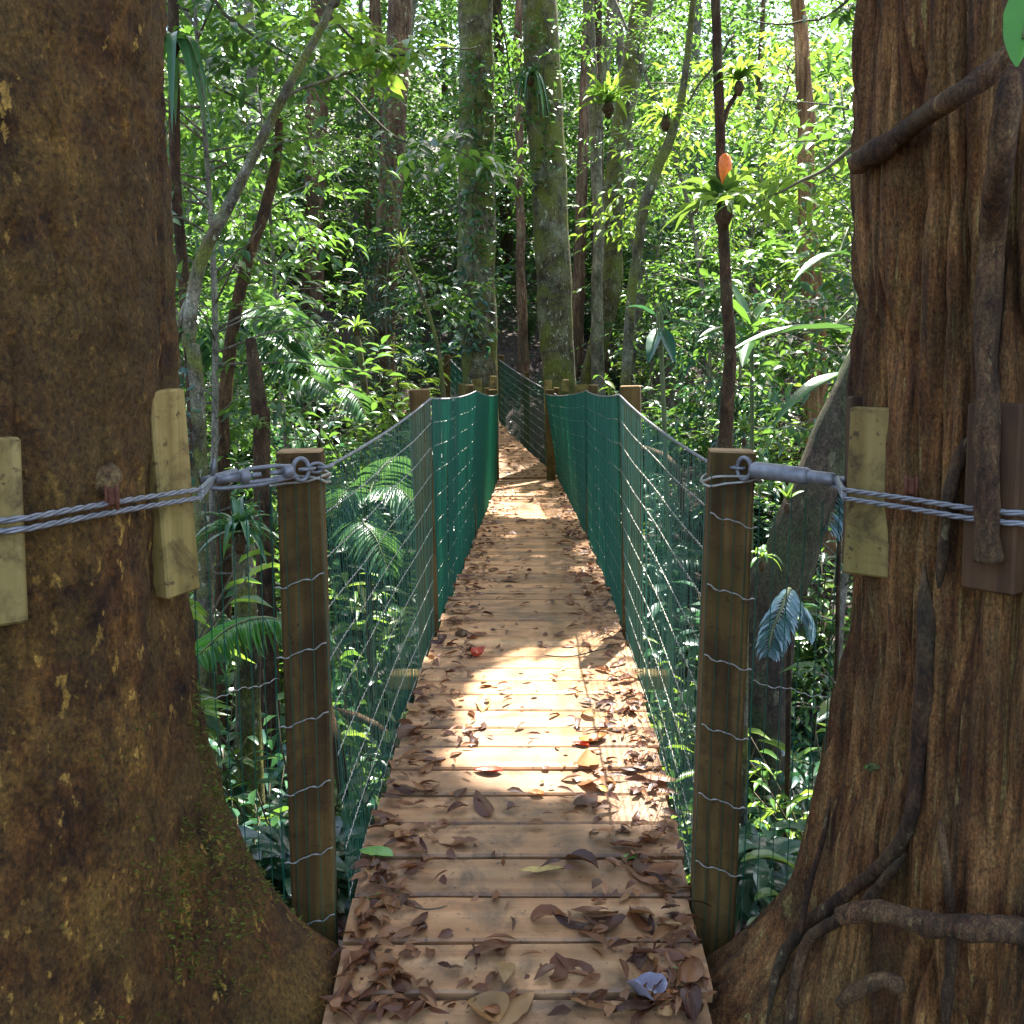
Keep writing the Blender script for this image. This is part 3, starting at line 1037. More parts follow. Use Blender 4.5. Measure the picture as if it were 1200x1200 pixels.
# right tree
pb = BLK_R = on_trunk(GR, CR, 1028, 575)
aR1 = math.atan2(pb[1] - CR[1], pb[0] - CR[0])
block_at(pb, R(234), .092, .315, .04, 'yellowish wood block strapped to the furrowed right trunk by the cable', M['block'], R(1), embed=.0)
aR0 = R(170)
rR0 = surf(GR, CR, aR0, 1.13)
block_at(np.array([CR[0] + math.cos(aR0) * rR0, CR[1] + math.sin(aR0) * rR0, float(P(994, 566, 2.0)[2])]), aR0, .07, .34, .035,
         'narrow brown wood strip on the left edge of the furrowed trunk beside the yellowish block', M['block_dark'])
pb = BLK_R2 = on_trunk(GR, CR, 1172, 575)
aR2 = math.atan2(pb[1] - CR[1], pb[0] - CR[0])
block_at(pb + np.array([0, 0, -.01]), aR2 - R(8), .085, .30, .04, 'wood block coloured dark for shade behind the hanging vine on the right trunk', M['block_dark'])


def wrap(G, c, a0, a1, z, blocks, n=90, lift=.010):
    an = np.linspace(a0, a1, n)
    base = np.array([surf(G, c, a, z) for a in an])
    base = np.convolve(np.pad(base, 4, mode='edge'), np.ones(9) / 9, 'valid')
    rr = base + lift
    for (ab, tb, wb) in blocks:
        d = np.abs(np.angle(np.exp(1j * (an - ab))))
        rr = np.maximum(rr, (base + tb + lift) * (1 - smooth(wb, wb + .38, d)) + rr * smooth(wb, wb + .38, d))
    return np.stack([c[0] + np.cos(an) * rr, c[1] + np.sin(an) * rr, np.full(n, z)], 1)


zc = 1.135
# cable runs over the outer faces of the two blocks next to the turnbuckles
def face_pts(p, ang, w, t, lift=.009):
    nrm = np.array([math.cos(ang), math.sin(ang), 0]); tx = np.array([-nrm[1], nrm[0], 0])
    c_ = np.array([p[0], p[1], zc]) + nrm * (t + lift)
    return c_ - tx * w / 2, c_ + tx * w / 2
def hull(pts):
    pts = sorted(map(tuple, pts))
    def half(ps):
        h = []
        for p in ps:
            while len(h) > 1 and (h[-1][0] - h[-2][0]) * (p[1] - h[-2][1]) - (h[-1][1] - h[-2][1]) * (p[0] - h[-2][0]) <= 0:
                h.pop()
            h.append(p)
        return h
    a = half(pts); b = half(pts[::-1])
    return np.array(a[:-1] + b[:-1])


def taut(G, c, blocks, start, sgn, stop):
    an = np.linspace(-PI, PI, 240, endpoint=False)
    rr = np.max([[surf(G, c, a, zc + d) for a in an] for d in (-.015, 0, .015)], axis=0) + .009
    pts = [(c[0] + math.cos(a) * r, c[1] + math.sin(a) * r) for a, r in zip(an, rr)]
    for b_ in blocks:
        for q in face_pts(*b_):
            pts.append((q[0], q[1]))
    H = hull(pts)
    ang = np.arctan2(H[:, 1] - c[1], H[:, 0] - c[0])
    rel = (sgn * (ang - start)) % (2 * PI)
    k_ = np.argsort(rel); k_ = k_[rel[k_] < stop]
    H = H[k_]
    seg = np.concatenate([[0], np.cumsum(np.linalg.norm(np.diff(H, axis=0), axis=1))])
    t = np.linspace(0, seg[-1], 110)
    return np.stack([np.interp(t, seg, H[:, 0]), np.interp(t, seg, H[:, 1]), np.full(110, zc)], 1)


bL = (BLK_L, R(-27), .085, .045); bR = (BLK_R, R(234), .092, .04)
fa = face_pts(*bL)[1]; fb = face_pts(*bR)[0]
wl = taut(GL, CL, [bL, (BLK_L2, aL2, .085, .036)], math.atan2(fa[1] - CL[1], fa[0] - CL[0]) + .001, -1, R(290))
wr = taut(GR, CR, [bR, (BLK_R2, aR2 - R(8), .075, .036)], math.atan2(fb[1] - CR[1], fb[0] - CR[0]) - .001, 1, R(290))
zcl = PL1t[2] - .045
for w_, top in ((wl, PL1t), (wr, PR1t)):
    for dz in (-.008, .008):
        q = w_.copy(); q[:, 2] += dz + .004 * np.sin(np.linspace(0, 12, len(q)))
        cable(q, .0052, 'anchor_cable', bridge, step=.012)


def turnbuckle(a, b, kind, parent):
    """a: cable end, b: post end"""
    a = np.array(a); b = np.array(b)
    d = unit(b - a); L = np.linalg.norm(b - a)
    sd = unit(np.cross(d, np.array([0, 0, 1.0]))); up = np.cross(sd, d)
    mb = MB()
    at = lambda s, u=0, w=0: a + d * L * s + up * u + sd * w
    if kind == 'open':
        for s in (-1, 1):
            mb.tube([at(.32, s * .011), at(.36, s * .0145), at(.62, s * .0145), at(.70, s * .011)], .0045, 8)
        for s0, s1 in ((.26, .36), (.66, .76)):
            mb.tube([at(s0), at(s0 + .02), at(s1 - .02), at(s1)], [.009, .016, .016, .010], 10)
        mb.tube([at(.05), at(.30)], .010, 8); mb.tube([at(.36), at(.46)], .0055, 8); mb.tube([at(.55), at(.66)], .0055, 8)
        mb.tube([at(-.08, .0), at(.05, .004), at(.25, .012)], .008, 8)
        mb.tube([at(-.1, -.012), at(.1, -.020), at(.45, -.022), at(.8, -.012)], .005, 6)
        mb.tube([at(.03, .012), at(.05, .03), at(.06, .045)], [.006, .005, .002], 6)
    else:
        mb.tube([at(.05), at(.08), at(.30), at(.33)], [.010, .014, .014, .012], 10)
        mb.tube([at(.30), at(.34), at(.88), at(.92)], [.014, .0185, .0185, .012], 12)
        mb.tube([at(-.15), at(.08)], .009, 8)
        mb.tube([at(-.1, -.014), at(.0, -.016), at(.10, -.012)], .005, 6)
    tb = mb.build('turnbuckle', M['steel'], parent)
    # shackle ring and chain links at the post
    mb = MB()
    th = np.linspace(0, 2 * PI, 20)
    ring = np.stack([at(.84 if kind == 'open' else 1.0) + d * .018 * math.cos(q) + up * .024 * math.sin(q) for q in th])
    mb.tube(ring, .0052, 6, cap=False)
    for k_ in range(3):
        cc = at(.90 + k_ * .09 if kind == 'open' else 1.08 + .1 * k_)
        v2 = up if k_ % 2 else sd
        ring = np.stack([cc + d * .017 * math.cos(q) + v2 * .010 * math.sin(q) for q in th])
        mb.tube(ring, .0036, 6, cap=False)
    mb.build('shackle', M['steel'], tb)


pA = np.array([wl[0][0] + .0, wl[0][1] + .02, zc]); pB = P(350, 549, 2.235)
turnbuckle(P(245, 563, 2.10), P(372, 548, 2.235), 'open', bridge)
turnbuckle(P(985, 563, 2.06), P(872, 549, 2.235), 'pipe', bridge)
for (a, b) in ((wl[0], P(248, 562, 2.10)), (wr[0], P(982, 563, 2.06))):
    mb = MB()
    for dz in (-.008, 0.0, .008):
        mb.tube(sag(np.array(a) + np.array([0, 0, dz]), np.array(b) + np.array([0, 0, dz * .4]), 6, .002), .0055, 6)
    mb.build('cable_eye', M['steel'], bridge)
# rusty cable clamps
for px, py, G, c in ((133, 582, GL, CL), (1066, 570, GR, CR)):
    p = on_trunk(G, c, px, py, .03)
    mb = MB(); mb.box(p, (.016, .018, .030), bev=.005); mb.tube([p + np.array([-.009, -.008, .019]), p + np.array([-.009, -.008, -.021])], .003, 6); mb.tube([p + np.array([.009, -.008, .019]), p + np.array([.009, -.008, -.021])], .003, 6)
    mb.build('cable_clamp', M['rust'], bridge)
# barbed twist of wire round the near post tops
for top, s in ((PL1t, -1), (PR1t, 1)):
    th = np.linspace(0, 2 * PI * 2.2, 80)
    e = np.stack([top[0] + .062 * np.sign(np.cos(th)) * np.abs(np.cos(th)) ** .5, top[1] + .062 * np.sign(np.sin(th)) * np.abs(np.sin(th)) ** .5, top[2] - .062 + .012 * np.sin(th * 1.3)], 1)
    mb = MB(); mb.tube(e, .003, 5); mb.build('wire_binding', M['wire'], bridge)


# ------------------------------------------------------------------ roots and vines on the right trunk
def along(G, c, pxs, lift):
    out_ = []
    for (px, py, *Y) in pxs:
        if Y:
            out_.append(P(px, py, Y[0]))
        else:
            p = on_trunk(G, c, px, py, lift)
            out_.append(p if p is not None else P(px, py, 2.0))
    return np.array(out_)


def wobble(path, amp, seed, fr=6.0):
    return path + (np.stack([fbm(path * fr, 2, seed), fbm(path * fr, 2, seed + 5), fbm(path * fr, 2, seed + 9)], 1) - .5) * amp


def rough(seed, amp=.25, fr=30):
    return lambda V: (fbm(V * np.array([fr, fr, fr * .6]), 3, seed) - .5) * amp


def vine(pts, r0, r1, name, label, mat, n=50, parent=None, cat='vine', seed=1, capmi=None, mats=None, taper=(1, 1)):
    path = wobble(catmull(pts, n), .012, seed)
    mb = MB()
    q = np.linspace(0, 1, n)
    rr = np.linspace(r0, r1, n) * (1 + .10 * np.sin(q * 19 + seed) * np.sin(q * 7.3 + 2 * seed) + .05 * np.sin(q * 41 + seed))
    if taper[0]: rr = rr * (.25 + .75 * smooth(0, .12, q))
    if taper[1]: rr = rr * (.25 + .75 * smooth(0, .12, 1 - q))
    mb.tube(path, rr, 14, 0, True, capmi, True, rough(seed, .35, 45))
    o = mb.build(name, mats or mat, parent)
    if label:
        tag(o, label, cat)
    return o


vine(along(GR, CR, [(1002, 200), (1012, 186), (1040, 172), (1070, 150), (1110, 122, 1.50), (1150, 95, 1.46), (1185, 60, 1.44), (1230, 20, 1.42)], .025), .022, .012, 'branch',
     'bare knobbly branch slanting up across the furrowed right trunk', M['bark_vine'], cat='branch', seed=3)
vine(along(GR, CR, [(1190, -60, 1.55), (1188, 60, 1.53), (1176, 180, 1.52), (1164, 280), (1156, 400), (1157, 520), (1158, 600), (1160, 655)], .05), .019, .020, 'woody_vine',
     'thick grey woody vine hanging down the right trunk over the cable', M['bark_vine'], seed=5, taper=(0, 0))
vine(along(GR, CR, [(1146, 512), (1128, 530), (1112, 575), (1104, 640), (1098, 690)], .02), .013, .008, 'aerial_root',
     'thin dark root looping from the grey vine down to the trunk', M['bark_dark'], cat='root', seed=7)
vine(along(GR, CR, [(1083, 664), (1084, 720), (1082, 800), (1076, 880), (1066, 960), (1040, 1010), (990, 1050), (945, 1085), (915, 1130), (900, 1200)], .018), .016, .011, 'climbing_root',
     'thick dark root running down the right trunk and bending left at its foot', M['bark_dark'], n=90, cat='root', seed=9)
vine(along(GR, CR, [(1060, 1000), (1010, 1060), (950, 1100), (930, 1160), (925, 1220)], .03), .010, .012, 'surface_root',
     'dark gnarled root spreading left from the foot of the furrowed trunk', M['bark_dark'], n=60, cat='root', seed=12)
vine(along(GR, CR, [(1100, 960), (1112, 1030), (1116, 1090), (1112, 1150), (1104, 1215)], .05), .007, .010, 'hanging_root',
     'thin pale root hanging in front of the cut root stub', M['bark_vine'], n=40, cat='root', seed=13)
vine(along(GR, CR, [(972, 930, 1.98), (962, 990, 1.97), (948, 1040, 1.95), (938, 1095, 1.93)], .02), .0045, .006, 'liana',
     'thin dark liana stretched beside the left foot of the furrowed trunk', M['bark_dark'], n=30, seed=14)
stub = along(GR, CR, [(986, 1073, 1.66), (1020, 1068, 1.62), (1050, 1072, 1.60), (1090, 1082, 1.56), (1150, 1085, 1.52), (1230, 1095, 1.5)], .03)
vine(stub, .016, .021, 'root_stub', 'sawn off root with a pale cut end at the foot of the right trunk', None, n=50, cat='root', seed=15, capmi=1, mats=[M['bark_vine'], M['cut_wood']], taper=(0, 0))
vine(along(GR, CR, [(980, 1180, 1.62), (1000, 1165, 1.6), (1035, 1148, 1.58), (1060, 1160, 1.56)], .03), .010, .014, 'tree_root',
     'short pale knobbly root poking out low on the right trunk', M['bark_vine'], n=30, cat='root', seed=17)

# the sprig of leaf on the left trunk face
p = on_trunk(GL, CL, 122, 562)
mb = MB()
nL_ = np.array([p[0] - CL[0], p[1] - CL[1], 0]); nL_ /= np.linalg.norm(nL_)
mb.tube([p - nL_ * .02, p + nL_ * .008, p + nL_ * .018, p + nL_ * .026, p + nL_ * .030], [.030, .028, .022, .012, .002], 16, 0, True, None, True, rough(4, .6, 45))
o = mb.build('bark_knob', M['knob']); tag(o, 'small pale knob of broken bark on the smooth left trunk above the cable', 'bark knob')


# ------------------------------------------------------------------ fallen leaves on the deck
def curled_leaf(seed, ln, wd, curl, twist, jag=0.0):
    rg = np.random.default_rng(seed)
    n, m_ = 9, 5
    V = []
    for i in range(n):
        s = i / (n - 1)
        wv = wd * (math.sin(PI * s ** .8) ** .8 * .5 + .015)
        a = curl[0] * (s - .5)
        cy, cz_ = (math.sin(a) / (curl[0] + 1e-6) * ln, (1 - math.cos(a)) / (curl[0] + 1e-6) * ln)
        for j in range(m_):
            u = (j / (m_ - 1) - .5) * 2
            x = u * wv
            z = curl[1] * wv * u * u + rg.normal(0, .0012)
            ro = twist * (s - .5)
            V.append((x * math.cos(ro) - z * math.sin(ro), cy, cz_ + x * math.sin(ro) + z * math.cos(ro)))
    V = np.array(V); V[:, 2] -= V[:, 2].min()
    Fc = np.array([(i * m_ + j, i * m_ + j + 1, (i + 1) * m_ + j + 1, (i + 1) * m_ + j) for i in range(n - 1) for j in range(m_ - 1)])
    return V, Fc


protos = []
for k_ in range(26):
    rg = np.random.default_rng(100 + k_)
    ln = rg.uniform(.050, .105)
    V, Fc = curled_leaf(k_, ln, ln * rg.uniform(.26, .52), (rg.normal(0, .8) or .1, rg.uniform(-.6, .9)), rg.normal(0, .5))
    protos.append(np_mesh('fallen_leaf', V, Fc, M['dead']))


def special(px, py, ln, wd, mat, label, rz, seed=3, curl=(.5, .5), tw=.2):
    p = on_deck(px, py)
    V, Fc = curled_leaf(seed, ln, wd, curl, tw)
    o = link_mesh('fallen_leaf', np_mesh('fallen_leaf', V, Fc, mat))
    o.location = (p[0], p[1], p[2] + .003); o.rotation_euler = (0, 0, rz)
    tag(o, label, 'fallen leaf')


special(572, 906, .085, .045, M['red_leaf'], 'bright red fallen leaf at the left edge of the sunlit patch on the planks', R(80), 2)
special(628, 932, .05, .03, M['orange_leaf'], 'small orange fallen leaf just below the sunlit patch', R(60), 3)
special(756, 1168, .085, .075, M['pale_leaf'], 'shiny pale bluish fallen leaf at the lower right corner of the deck', R(20), 4, (1.2, 1.0), .8)
special(792, 1180, .06, .05, M['orange_leaf'], 'ragged orange leaf beside the shiny pale leaf at the deck corner', R(130), 5, (1.5, .8), 1.0)
special(634, 1022, .115, .028, M['yellow_leaf'], 'long narrow yellow leaf lying across the middle of the deck', R(95), 6, (.3, .4), .2)
special(441, 1004, .095, .05, M['green_leaf'], 'green and yellow leaf near the left edge of the planks', R(70), 7, (.4, .5), .1)
special(790, 1142, .05, .022, M['green_leaf'], 'small bright green leaf on the right side of the near planks', R(85), 8)
special(440, 1056, .045, .025, M['green_leaf'], 'small green leaf poking from the brown pile at the left deck edge', R(95), 9)
special(738, 1008, .045, .025, M['green_leaf'], 'little green leaf among the brown leaves at the right deck edge', R(100), 10)
special(705, 927, .05, .03, M['yellow_leaf'], 'yellow leaf right of the sunlit patch among brown leaves', R(20), 11)
special(695, 870, .11, .05, M['orange_leaf'], 'curled rust orange leaf near the right side of the sunlit patch', R(120), 12, (1.2, .6), .5)
special(680, 870 + 5, .06, .03, M['red_leaf'], 'small dark red leaf beside the curled rust leaf in the sun', R(60), 13)
special(560, 770, .12, .06, M['red_leaf'], 'curled reddish brown leaf standing up behind the sunlit patch', R(150), 14, (2.0, 1.0), 1.2)
special(455, 1142, .07, .05, M['pale_leaf'] if False else M['dead'], 'dark cupped leaf on the second nearest plank at left', R(150), 16, (1.5, 1.2), .4)
special(570, 1192, .10, .08, M['dead'], 'broad grey brown leaf at the very bottom centre of the deck', R(30), 17, (1.0, .9), .3)

tp = np.array([on_deck(*q) for q in ((636, 770), (660, 772), (690, 768), (712, 762), (722, 756))]); tp[:, 2] += .008
vine(tp, .0035, .002, 'fallen_twig', 'pale curved twig lying at the upper edge of the sunlit patch', M['twig'], n=24, cat='twig', seed=3)
tp = np.array([on_deck(*q) for q in ((470, 1062), (500, 1070), (525, 1066))]); tp[:, 2] += .008
vine(tp, .0025, .0015, 'fallen_twig', 'thin dark twig among the leaves at the left of the near planks', M['twig'], n=16, cat='twig', seed=6)
# brown leaves, mostly swept to the two sides
rg = np.random.default_rng(42)
spots = []
while len(spots) < 300:
    # more per metre close by
    Y = 1.95 + 10.3 * rg.random() ** 2.0
    side_ = rg.random()
    if side_ < .40:
        u = -1 + abs(rg.normal(0, .40))
        if 3.5 < Y < 5.0 and u > -.5: continue
    elif side_ < .82:
        u = .97 - abs(rg.normal(0, .32))
        if u < -.9: continue
    else:
        u = rg.uniform(-.9, .9)
        if 3.2 < Y < 4.9 and rg.random() < .75: continue
    if abs(u) > 1: continue
    spots.append((Y, u))
lab = 'curled brown dead leaf lying on the planks of the near footbridge'
ymax = 0
for k_, (Y, u) in enumerate(spots):
    o = link_mesh('fallen_leaf', protos[int(rg.integers(len(protos)))])
    w = float(deck_w(Y)) / 2
    pile = max(0, abs(u) - .6) * rg.random() * .035
    o.location = (float(deck_x(Y)) + u * w * .98, Y, float(deck_z(Y)) + .004 + pile)
    o.rotation_euler = (rg.normal(0, .14), rg.normal(0, .14), rg.uniform(0, 2 * PI))
    s = rg.uniform(.55, 1.3); o.scale = (s, s, s)
    tag(o, lab, 'fallen leaf', 'brown leaves on the footbridge deck')
# crumbs and small leaf bits nobody would count
n = 1500
Yb = 1.95 + 10.4 * rg.random(n) ** 1.7
ub = np.clip(np.where(rg.random(n) < .72, np.sign(rg.random(n) - .48) * (1 - np.abs(rg.normal(0, .30, n))), rg.uniform(-1, 1, n)), -1, 1)
pos = np.stack([deck_x(Yb) + ub * deck_w(Yb) / 2 * .98, Yb, deck_z(Yb) + .006 + rg.random(n) * .012], 1)
V, Fc = leaves(pos, rnd_dirs(n, -.1, .25, rg), np.array([0, 0, 1.0]) + rg.normal(0, .4, (n, 3)), rg.uniform(.015, .075, n), rg.uniform(.010, .030, n), 'full')
tag(np_obj('leaf_crumbs', V, Fc, M['dead_bits']), 'scattered crumbs and scraps of dead leaf over the deck planks', 'leaf scraps', None, 'stuff')


# ------------------------------------------------------------------ second footbridge beyond
YF0, YF1 = YE + .06, 17.4
far = thing('footbridge', 'second plank footbridge climbing left beyond the far pair of trees', 'footbridge', (0.05, YF0, 0))
c0 = P(616, 557, YF0); c1 = P(556, 494, YF1)
c0[2] = float(deck_z(YE)) + .01
nF = int((YF1 - YF0) / .15)
wF = .84
for i in range(nF):
    s = (i + .5) / nF
    c_ = c0 + (c1 - c0) * s
    c_[2] += .12 * (s * (s - 1))
    slope = (c1[2] - c0[2]) / (YF1 - YF0) + .12 * (2 * s - 1) / (YF1 - YF0)
    mb = MB()
    mb.box((0, 0, 0), (wF + random.uniform(-.02, .02), .142, .034), bev=.005)
    o = mb.build('plank', M['plank']); o.parent = far
    o.location = tuple(c_ - np.array(far.location)); o.rotation_euler = (math.atan(slope), random.uniform(-.01, .01), R(12))
n_ = 260
q_ = RNG.random(n_); u_ = RNG.uniform(-1, 1, n_)
pp = c0 + (c1 - c0) * q_[:, None] + np.array([1.0, .21, 0]) * (u_ * wF * .48)[:, None]; pp[:, 2] += .12 * (q_ * (q_ - 1)) + .024
V, Fc = leaves(pp, rnd_dirs(n_, -.1, .25), np.array([0, 0, 1.0]) + RNG.normal(0, .35, (n_, 3)), RNG.uniform(.04, .12, n_), RNG.uniform(.02, .05, n_), 'full')
tag(np_obj('leaf_crumbs', V, Fc, M['dead_bits']), 'dead leaves scattered over the second footbridge', 'leaf scraps', None, 'stuff')
farlat = np.array([1.0, 0.21, 0]); farlat /= np.linalg.norm(farlat)
tops = {}
for s in (-1, 1):
    for q in (0.06, .5, 1.0):
        b_ = c0 + (c1 - c0) * q + farlat * s * (wF / 2 + .04); b_[2] += .12 * (q * (q - 1))
        post(far, b_ + np.array([0, 0, 1.12]), b_, .11 if q == 1.0 else .07, deep=.6)
    n = 40
    q = np.linspace(0, 1, n)
    rail = c0 + (c1 - c0) * q[:, None] + farlat * s * (wF / 2); rail[:, 2] += .12 * (q * (q - 1)) + 1.05
    cable(rail, .012, 'handrail_cable', far, step=.05, pitch=.2)
    rf = lambda t, s=s: np.stack([np.interp(t, q, rail[:, i]) for i in range(3)], 1)
    def rf(t, rail=rail):
        t = np.asarray(t) / (YF1 - YF0)
        return np.stack([np.interp(t, np.linspace(0, 1, n), rail[:, i]) for i in range(3)], 1)
    def ff(t, rail=rail):
        return rf(t, rail) - np.array([0, 0, 1.07])
    net_panel(far, rf, ff, 0, YF1 - YF0, .040, ROWS, .0028, .0020, False)
mb = MB()
mb.box((float(deck_x(YE)) + .0, YE + .1, float(deck_z(YE)) - .13), (1.1, .3, .09), bev=.01)
o = mb.build('landing_beam', M['beam'], bridge)


# ------------------------------------------------------------------ forest trees measured from the photo
def px_path(pts, Y, dY=0.0):
    out_ = []; rad = []
    for i, q in enumerate(pts):
        px, py, w = q[:3]
        Yi = q[3] if len(q) > 3 else Y
        out_.append(P(px, py, Yi)); rad.append(w / 2 * depth_scale(py, Yi))
    return np.array(out_), np.array(rad)


def forest_tree(pts, Y, mat, label, name='rainforest_tree', top=9.0, crown=None, flare=1.35, n=70, seed=0, stems=(), amp=.16, cat='tree', sides=18, extra_top=True):
    path, rad = px_path(pts, Y)
    # down to the ground
    b = path[-1].copy(); g = float(terrain(np.array([b[0]]), np.array([b[1]]))[0]) - .15
    if b[2] > g:
        d_ = (path[-1] - path[-2]); k_ = min(1.0, (b[2] - g) / max(1e-3, abs(d_[2])))
        foot = np.array([b[0] + np.clip(d_[0] * k_, -.3, .3), b[1], g])
        path = np.vstack([path, foot]); rad = np.append(rad, rad[-1] * flare)
    if extra_top and path[0][2] < top:
        d_ = unit(path[0] - path[1]); d_ = unit(d_ + np.array([0, 0, .6]))
        L = (top - path[0][2]) / max(.3, d_[2])
        path = np.vstack([path[0] + d_ * L, path]); rad = np.append(rad[0] * .75, rad)
    root = thing(name, label, cat, path[-1])
    PP = catmull(np.column_stack([path, rad]), n)
    mb = MB()
    mb.tube(wobble(PP[:, :3], .06 * min(1, Y / 10), seed, 1.5), np.maximum(PP[:, 3], .004), sides, 0, True, None, True, rough(seed, amp, 4.0 / max(.08, float(rad.mean()) * 4)))
    for st in stems:
        p2, r2 = px_path(st, Y)
        p2[0] = p2[0]
        Q = catmull(np.column_stack([p2, r2]), 30)
        mb.tube(wobble(Q[:, :3], .03, seed + 3, 2), np.maximum(Q[:, 3], .004), 12, 0, True, None, True, rough(seed + 1, amp, 6))
    mb.build('trunk', mat, root)
    if crown:
        r_, zc_, cnt, ll = crown
        rg = np.random.default_rng(seed + 500)
        tp = path[0]
        n_c = max(6, cnt // 2)
        d = rnd_dirs(n_c, -.5, .9, rg) * (rg.random(n_c) ** .4)[:, None]
        cen = np.array([tp[0], tp[1], zc_]) + d * np.array([r_, r_, r_ * .55])
        A = canopy_sprays(cen, .45, 12, 7, ll, ll * .45, rg)
        cr = crown_obj(root, A, M['leaf'])
        mb = MB()
        for q in cen[keep_shade(cen) & keep_shade(cen * .5 + tp * .5)][:: max(1, n_c // 6)]:
            limb(mb, tp - np.array([0, 0, .6]), q, float(rad[0]) * .6, .02, int(rg.integers(1e6)), 8, .4)
        mb.build('limb', mat, cr)
    return root


forest_tree([(556, -60, 40), (557, 60, 41), (558, 180, 43), (559, 320, 45), (561, 400, 43), (562, 470, 42)], 13.9, M['bark_moss'],
            'straight tree at the far bridge end half hidden by climbing leaves', crown=(3.0, 9.0, 60, .2), seed=31)
forest_tree([(629, -60, 41), (633, 40, 42), (640, 150, 44), (646, 260, 42), (651, 360, 41), (657, 460, 40)], 14.1, M['bark_moss'],
            'mossy yellow green tree leaning slightly at the far end of the bridge on the right', crown=(3.2, 9.5, 60, .2), seed=32)
forest_tree([(690, -40, 13), (692, 60, 13), (696, 130, 14), (701, 240, 13), (699, 350, 14), (702, 470, 17)], 14.6, M['bark_pale'],
            'slender pale tree forking high up with a strap leaved plant in the fork', crown=(2.2, 9.0, 30, .18), seed=33,
            stems=[[(726, -60, 12), (716, 20, 13), (706, 90, 13), (699, 150, 12)]])
forest_tree([(762, -60, 24), (748, 40, 25), (735, 110, 24), (722, 190, 23), (718, 270, 24), (717, 330, 25), (706, 390, 24), (684, 470, 22)], 15.0, M['bark_moss'],
            'mossy crooked tree bending left behind the slender forked tree', crown=(2.8, 9.5, 50, .2), seed=34)
forest_tree([(470, -60, 28), (466, 60, 28), (460, 180, 28), (453, 300, 28), (448, 390, 29), (446, 440, 36), (446, 478, 56)], 17.5, M['bark_pink'],
            'pinkish barked tree with flared roots on the bank left of the bridge', crown=(3.0, 10.5, 50, .22), flare=1.6, seed=35)
forest_tree([(376, 40, 25), (370, 160, 25), (366, 260, 26), (367, 400, 28)], 22, M['bark_pink'],
            'distant brown tree standing upright in the left background', crown=(3.0, 12.0, 50, .22), seed=36, top=11)
forest_tree([(408, -60, 9), (388, 10, 9), (356, 72, 10), (330, 122, 11), (302, 176, 12), (268, 242, 14), (243, 288, 15), (230, 330, 16), (222, 400, 16), (232, 480, 17)], 6.2, M['bark_moss'],
            'slender grey tree slanting up to the right beside the big left trunk', crown=(1.8, 8.5, 24, .18), seed=37, top=6.5,
            stems=[[(226, 345, 9), (214, 372, 9), (206, 405, 8), (200, 440, 6)], [(303, 168, 6), (330, 118, 5), (385, 92, 4), (420, 80, 3)]])
forest_tree([(203, 60, 13), (204, 150, 13), (208, 230, 12), (214, 310, 13), (220, 390, 14), (228, 480, 16)], 7.0, M['bark_dark'],
            'thin upright stem close behind the edge of the smooth left trunk', crown=(1.6, 8.5, 16, .18), seed=38, top=7)
forest_tree([(327, 140, 9), (324, 185, 11), (312, 240, 13), (296, 290, 13), (283, 340, 14), (272, 400, 15), (264, 470, 16), (260, 540, 17)], 7.6, M['bark_vine'],
            'snapped off leaning dead stem with a pale broken top', 'dead_tree', seed=39, extra_top=False, cat='tree')
forest_tree([(294, 395, 12), (298, 430, 16), (304, 480, 19), (309, 540, 20)], 6.6, M['bark_dark'],
            'short dark mossy stem behind the left near post', 'tree_stump', seed=40, extra_top=False, cat='stump')
forest_tree([(838, -60, 11), (840, 40, 11), (843, 120, 12), (845, 200, 12), (847, 280, 13), (850, 350, 14), (855, 420, 14), (850, 520, 17)], 7.0, M['bark_dark'], stems=[[(843, 160, 6), (852, 130, 6), (862, 112, 5), (866, 104, 5)]], label=
            'thin dark stem carrying a strap leaved plant with an orange flower', crown=(1.5, 8, 16, .18), seed=41, top=6.5)
forest_tree([(930, -60, 15), (938, 40, 17), (943, 120, 19), (944, 210, 20), (948, 300, 24), (954, 390, 26), (958, 500, 28)], 11.0, M['bark_orange'],
            'tree with peeling orange bark left of the furrowed trunk', crown=(2.6, 9, 40, .2), seed=42)
forest_tree([(1110, -60, 26), (1095, 120, 30), (1070, 260, 34), (1036, 370, 40), (996, 470, 46), (958, 560, 54), (922, 660, 62), (892, 760, 72)], 4.3, M['bark_dim'],
            'dim leaning tree between the right near post and the furrowed trunk', crown=(2.4, 9, 34, .2), seed=43, amp=.22)
forest_tree([(742, 250, 12), (752, 330, 12), (741, 400, 11), (738, 470, 12)], 16.5, M['bark_pale'], 'thin pale sapling just right of the crooked tree that bends left', seed=44, sides=10, top=7)
forest_tree([(608, 60, 10), (609, 200, 10), (611, 330, 12), (614, 440, 14)], 19.0, M['bark_pink'], 'thin reddish tree seen between the two far bridge trees', seed=45, sides=10, top=10, crown=(2.2, 11, 30, .22))
forest_tree([(806, 60, 8), (790, 150, 12), (772, 196, 13), (757, 240, 13), (748, 300, 12), (736, 380, 12)], 11.0, M['bark_moss'], 'crooked mossy stem slanting right above the far net', seed=46, sides=10, top=8)
forest_tree([(440, 170, 3), (462, 225, 3.5), (472, 290, 4), (492, 340, 4.5), (512, 400, 5), (520, 470, 6)], 11.5, M['bark_moss'], 'bare thin stem leaning left in front of the far left tree', seed=47, sides=8, extra_top=False)

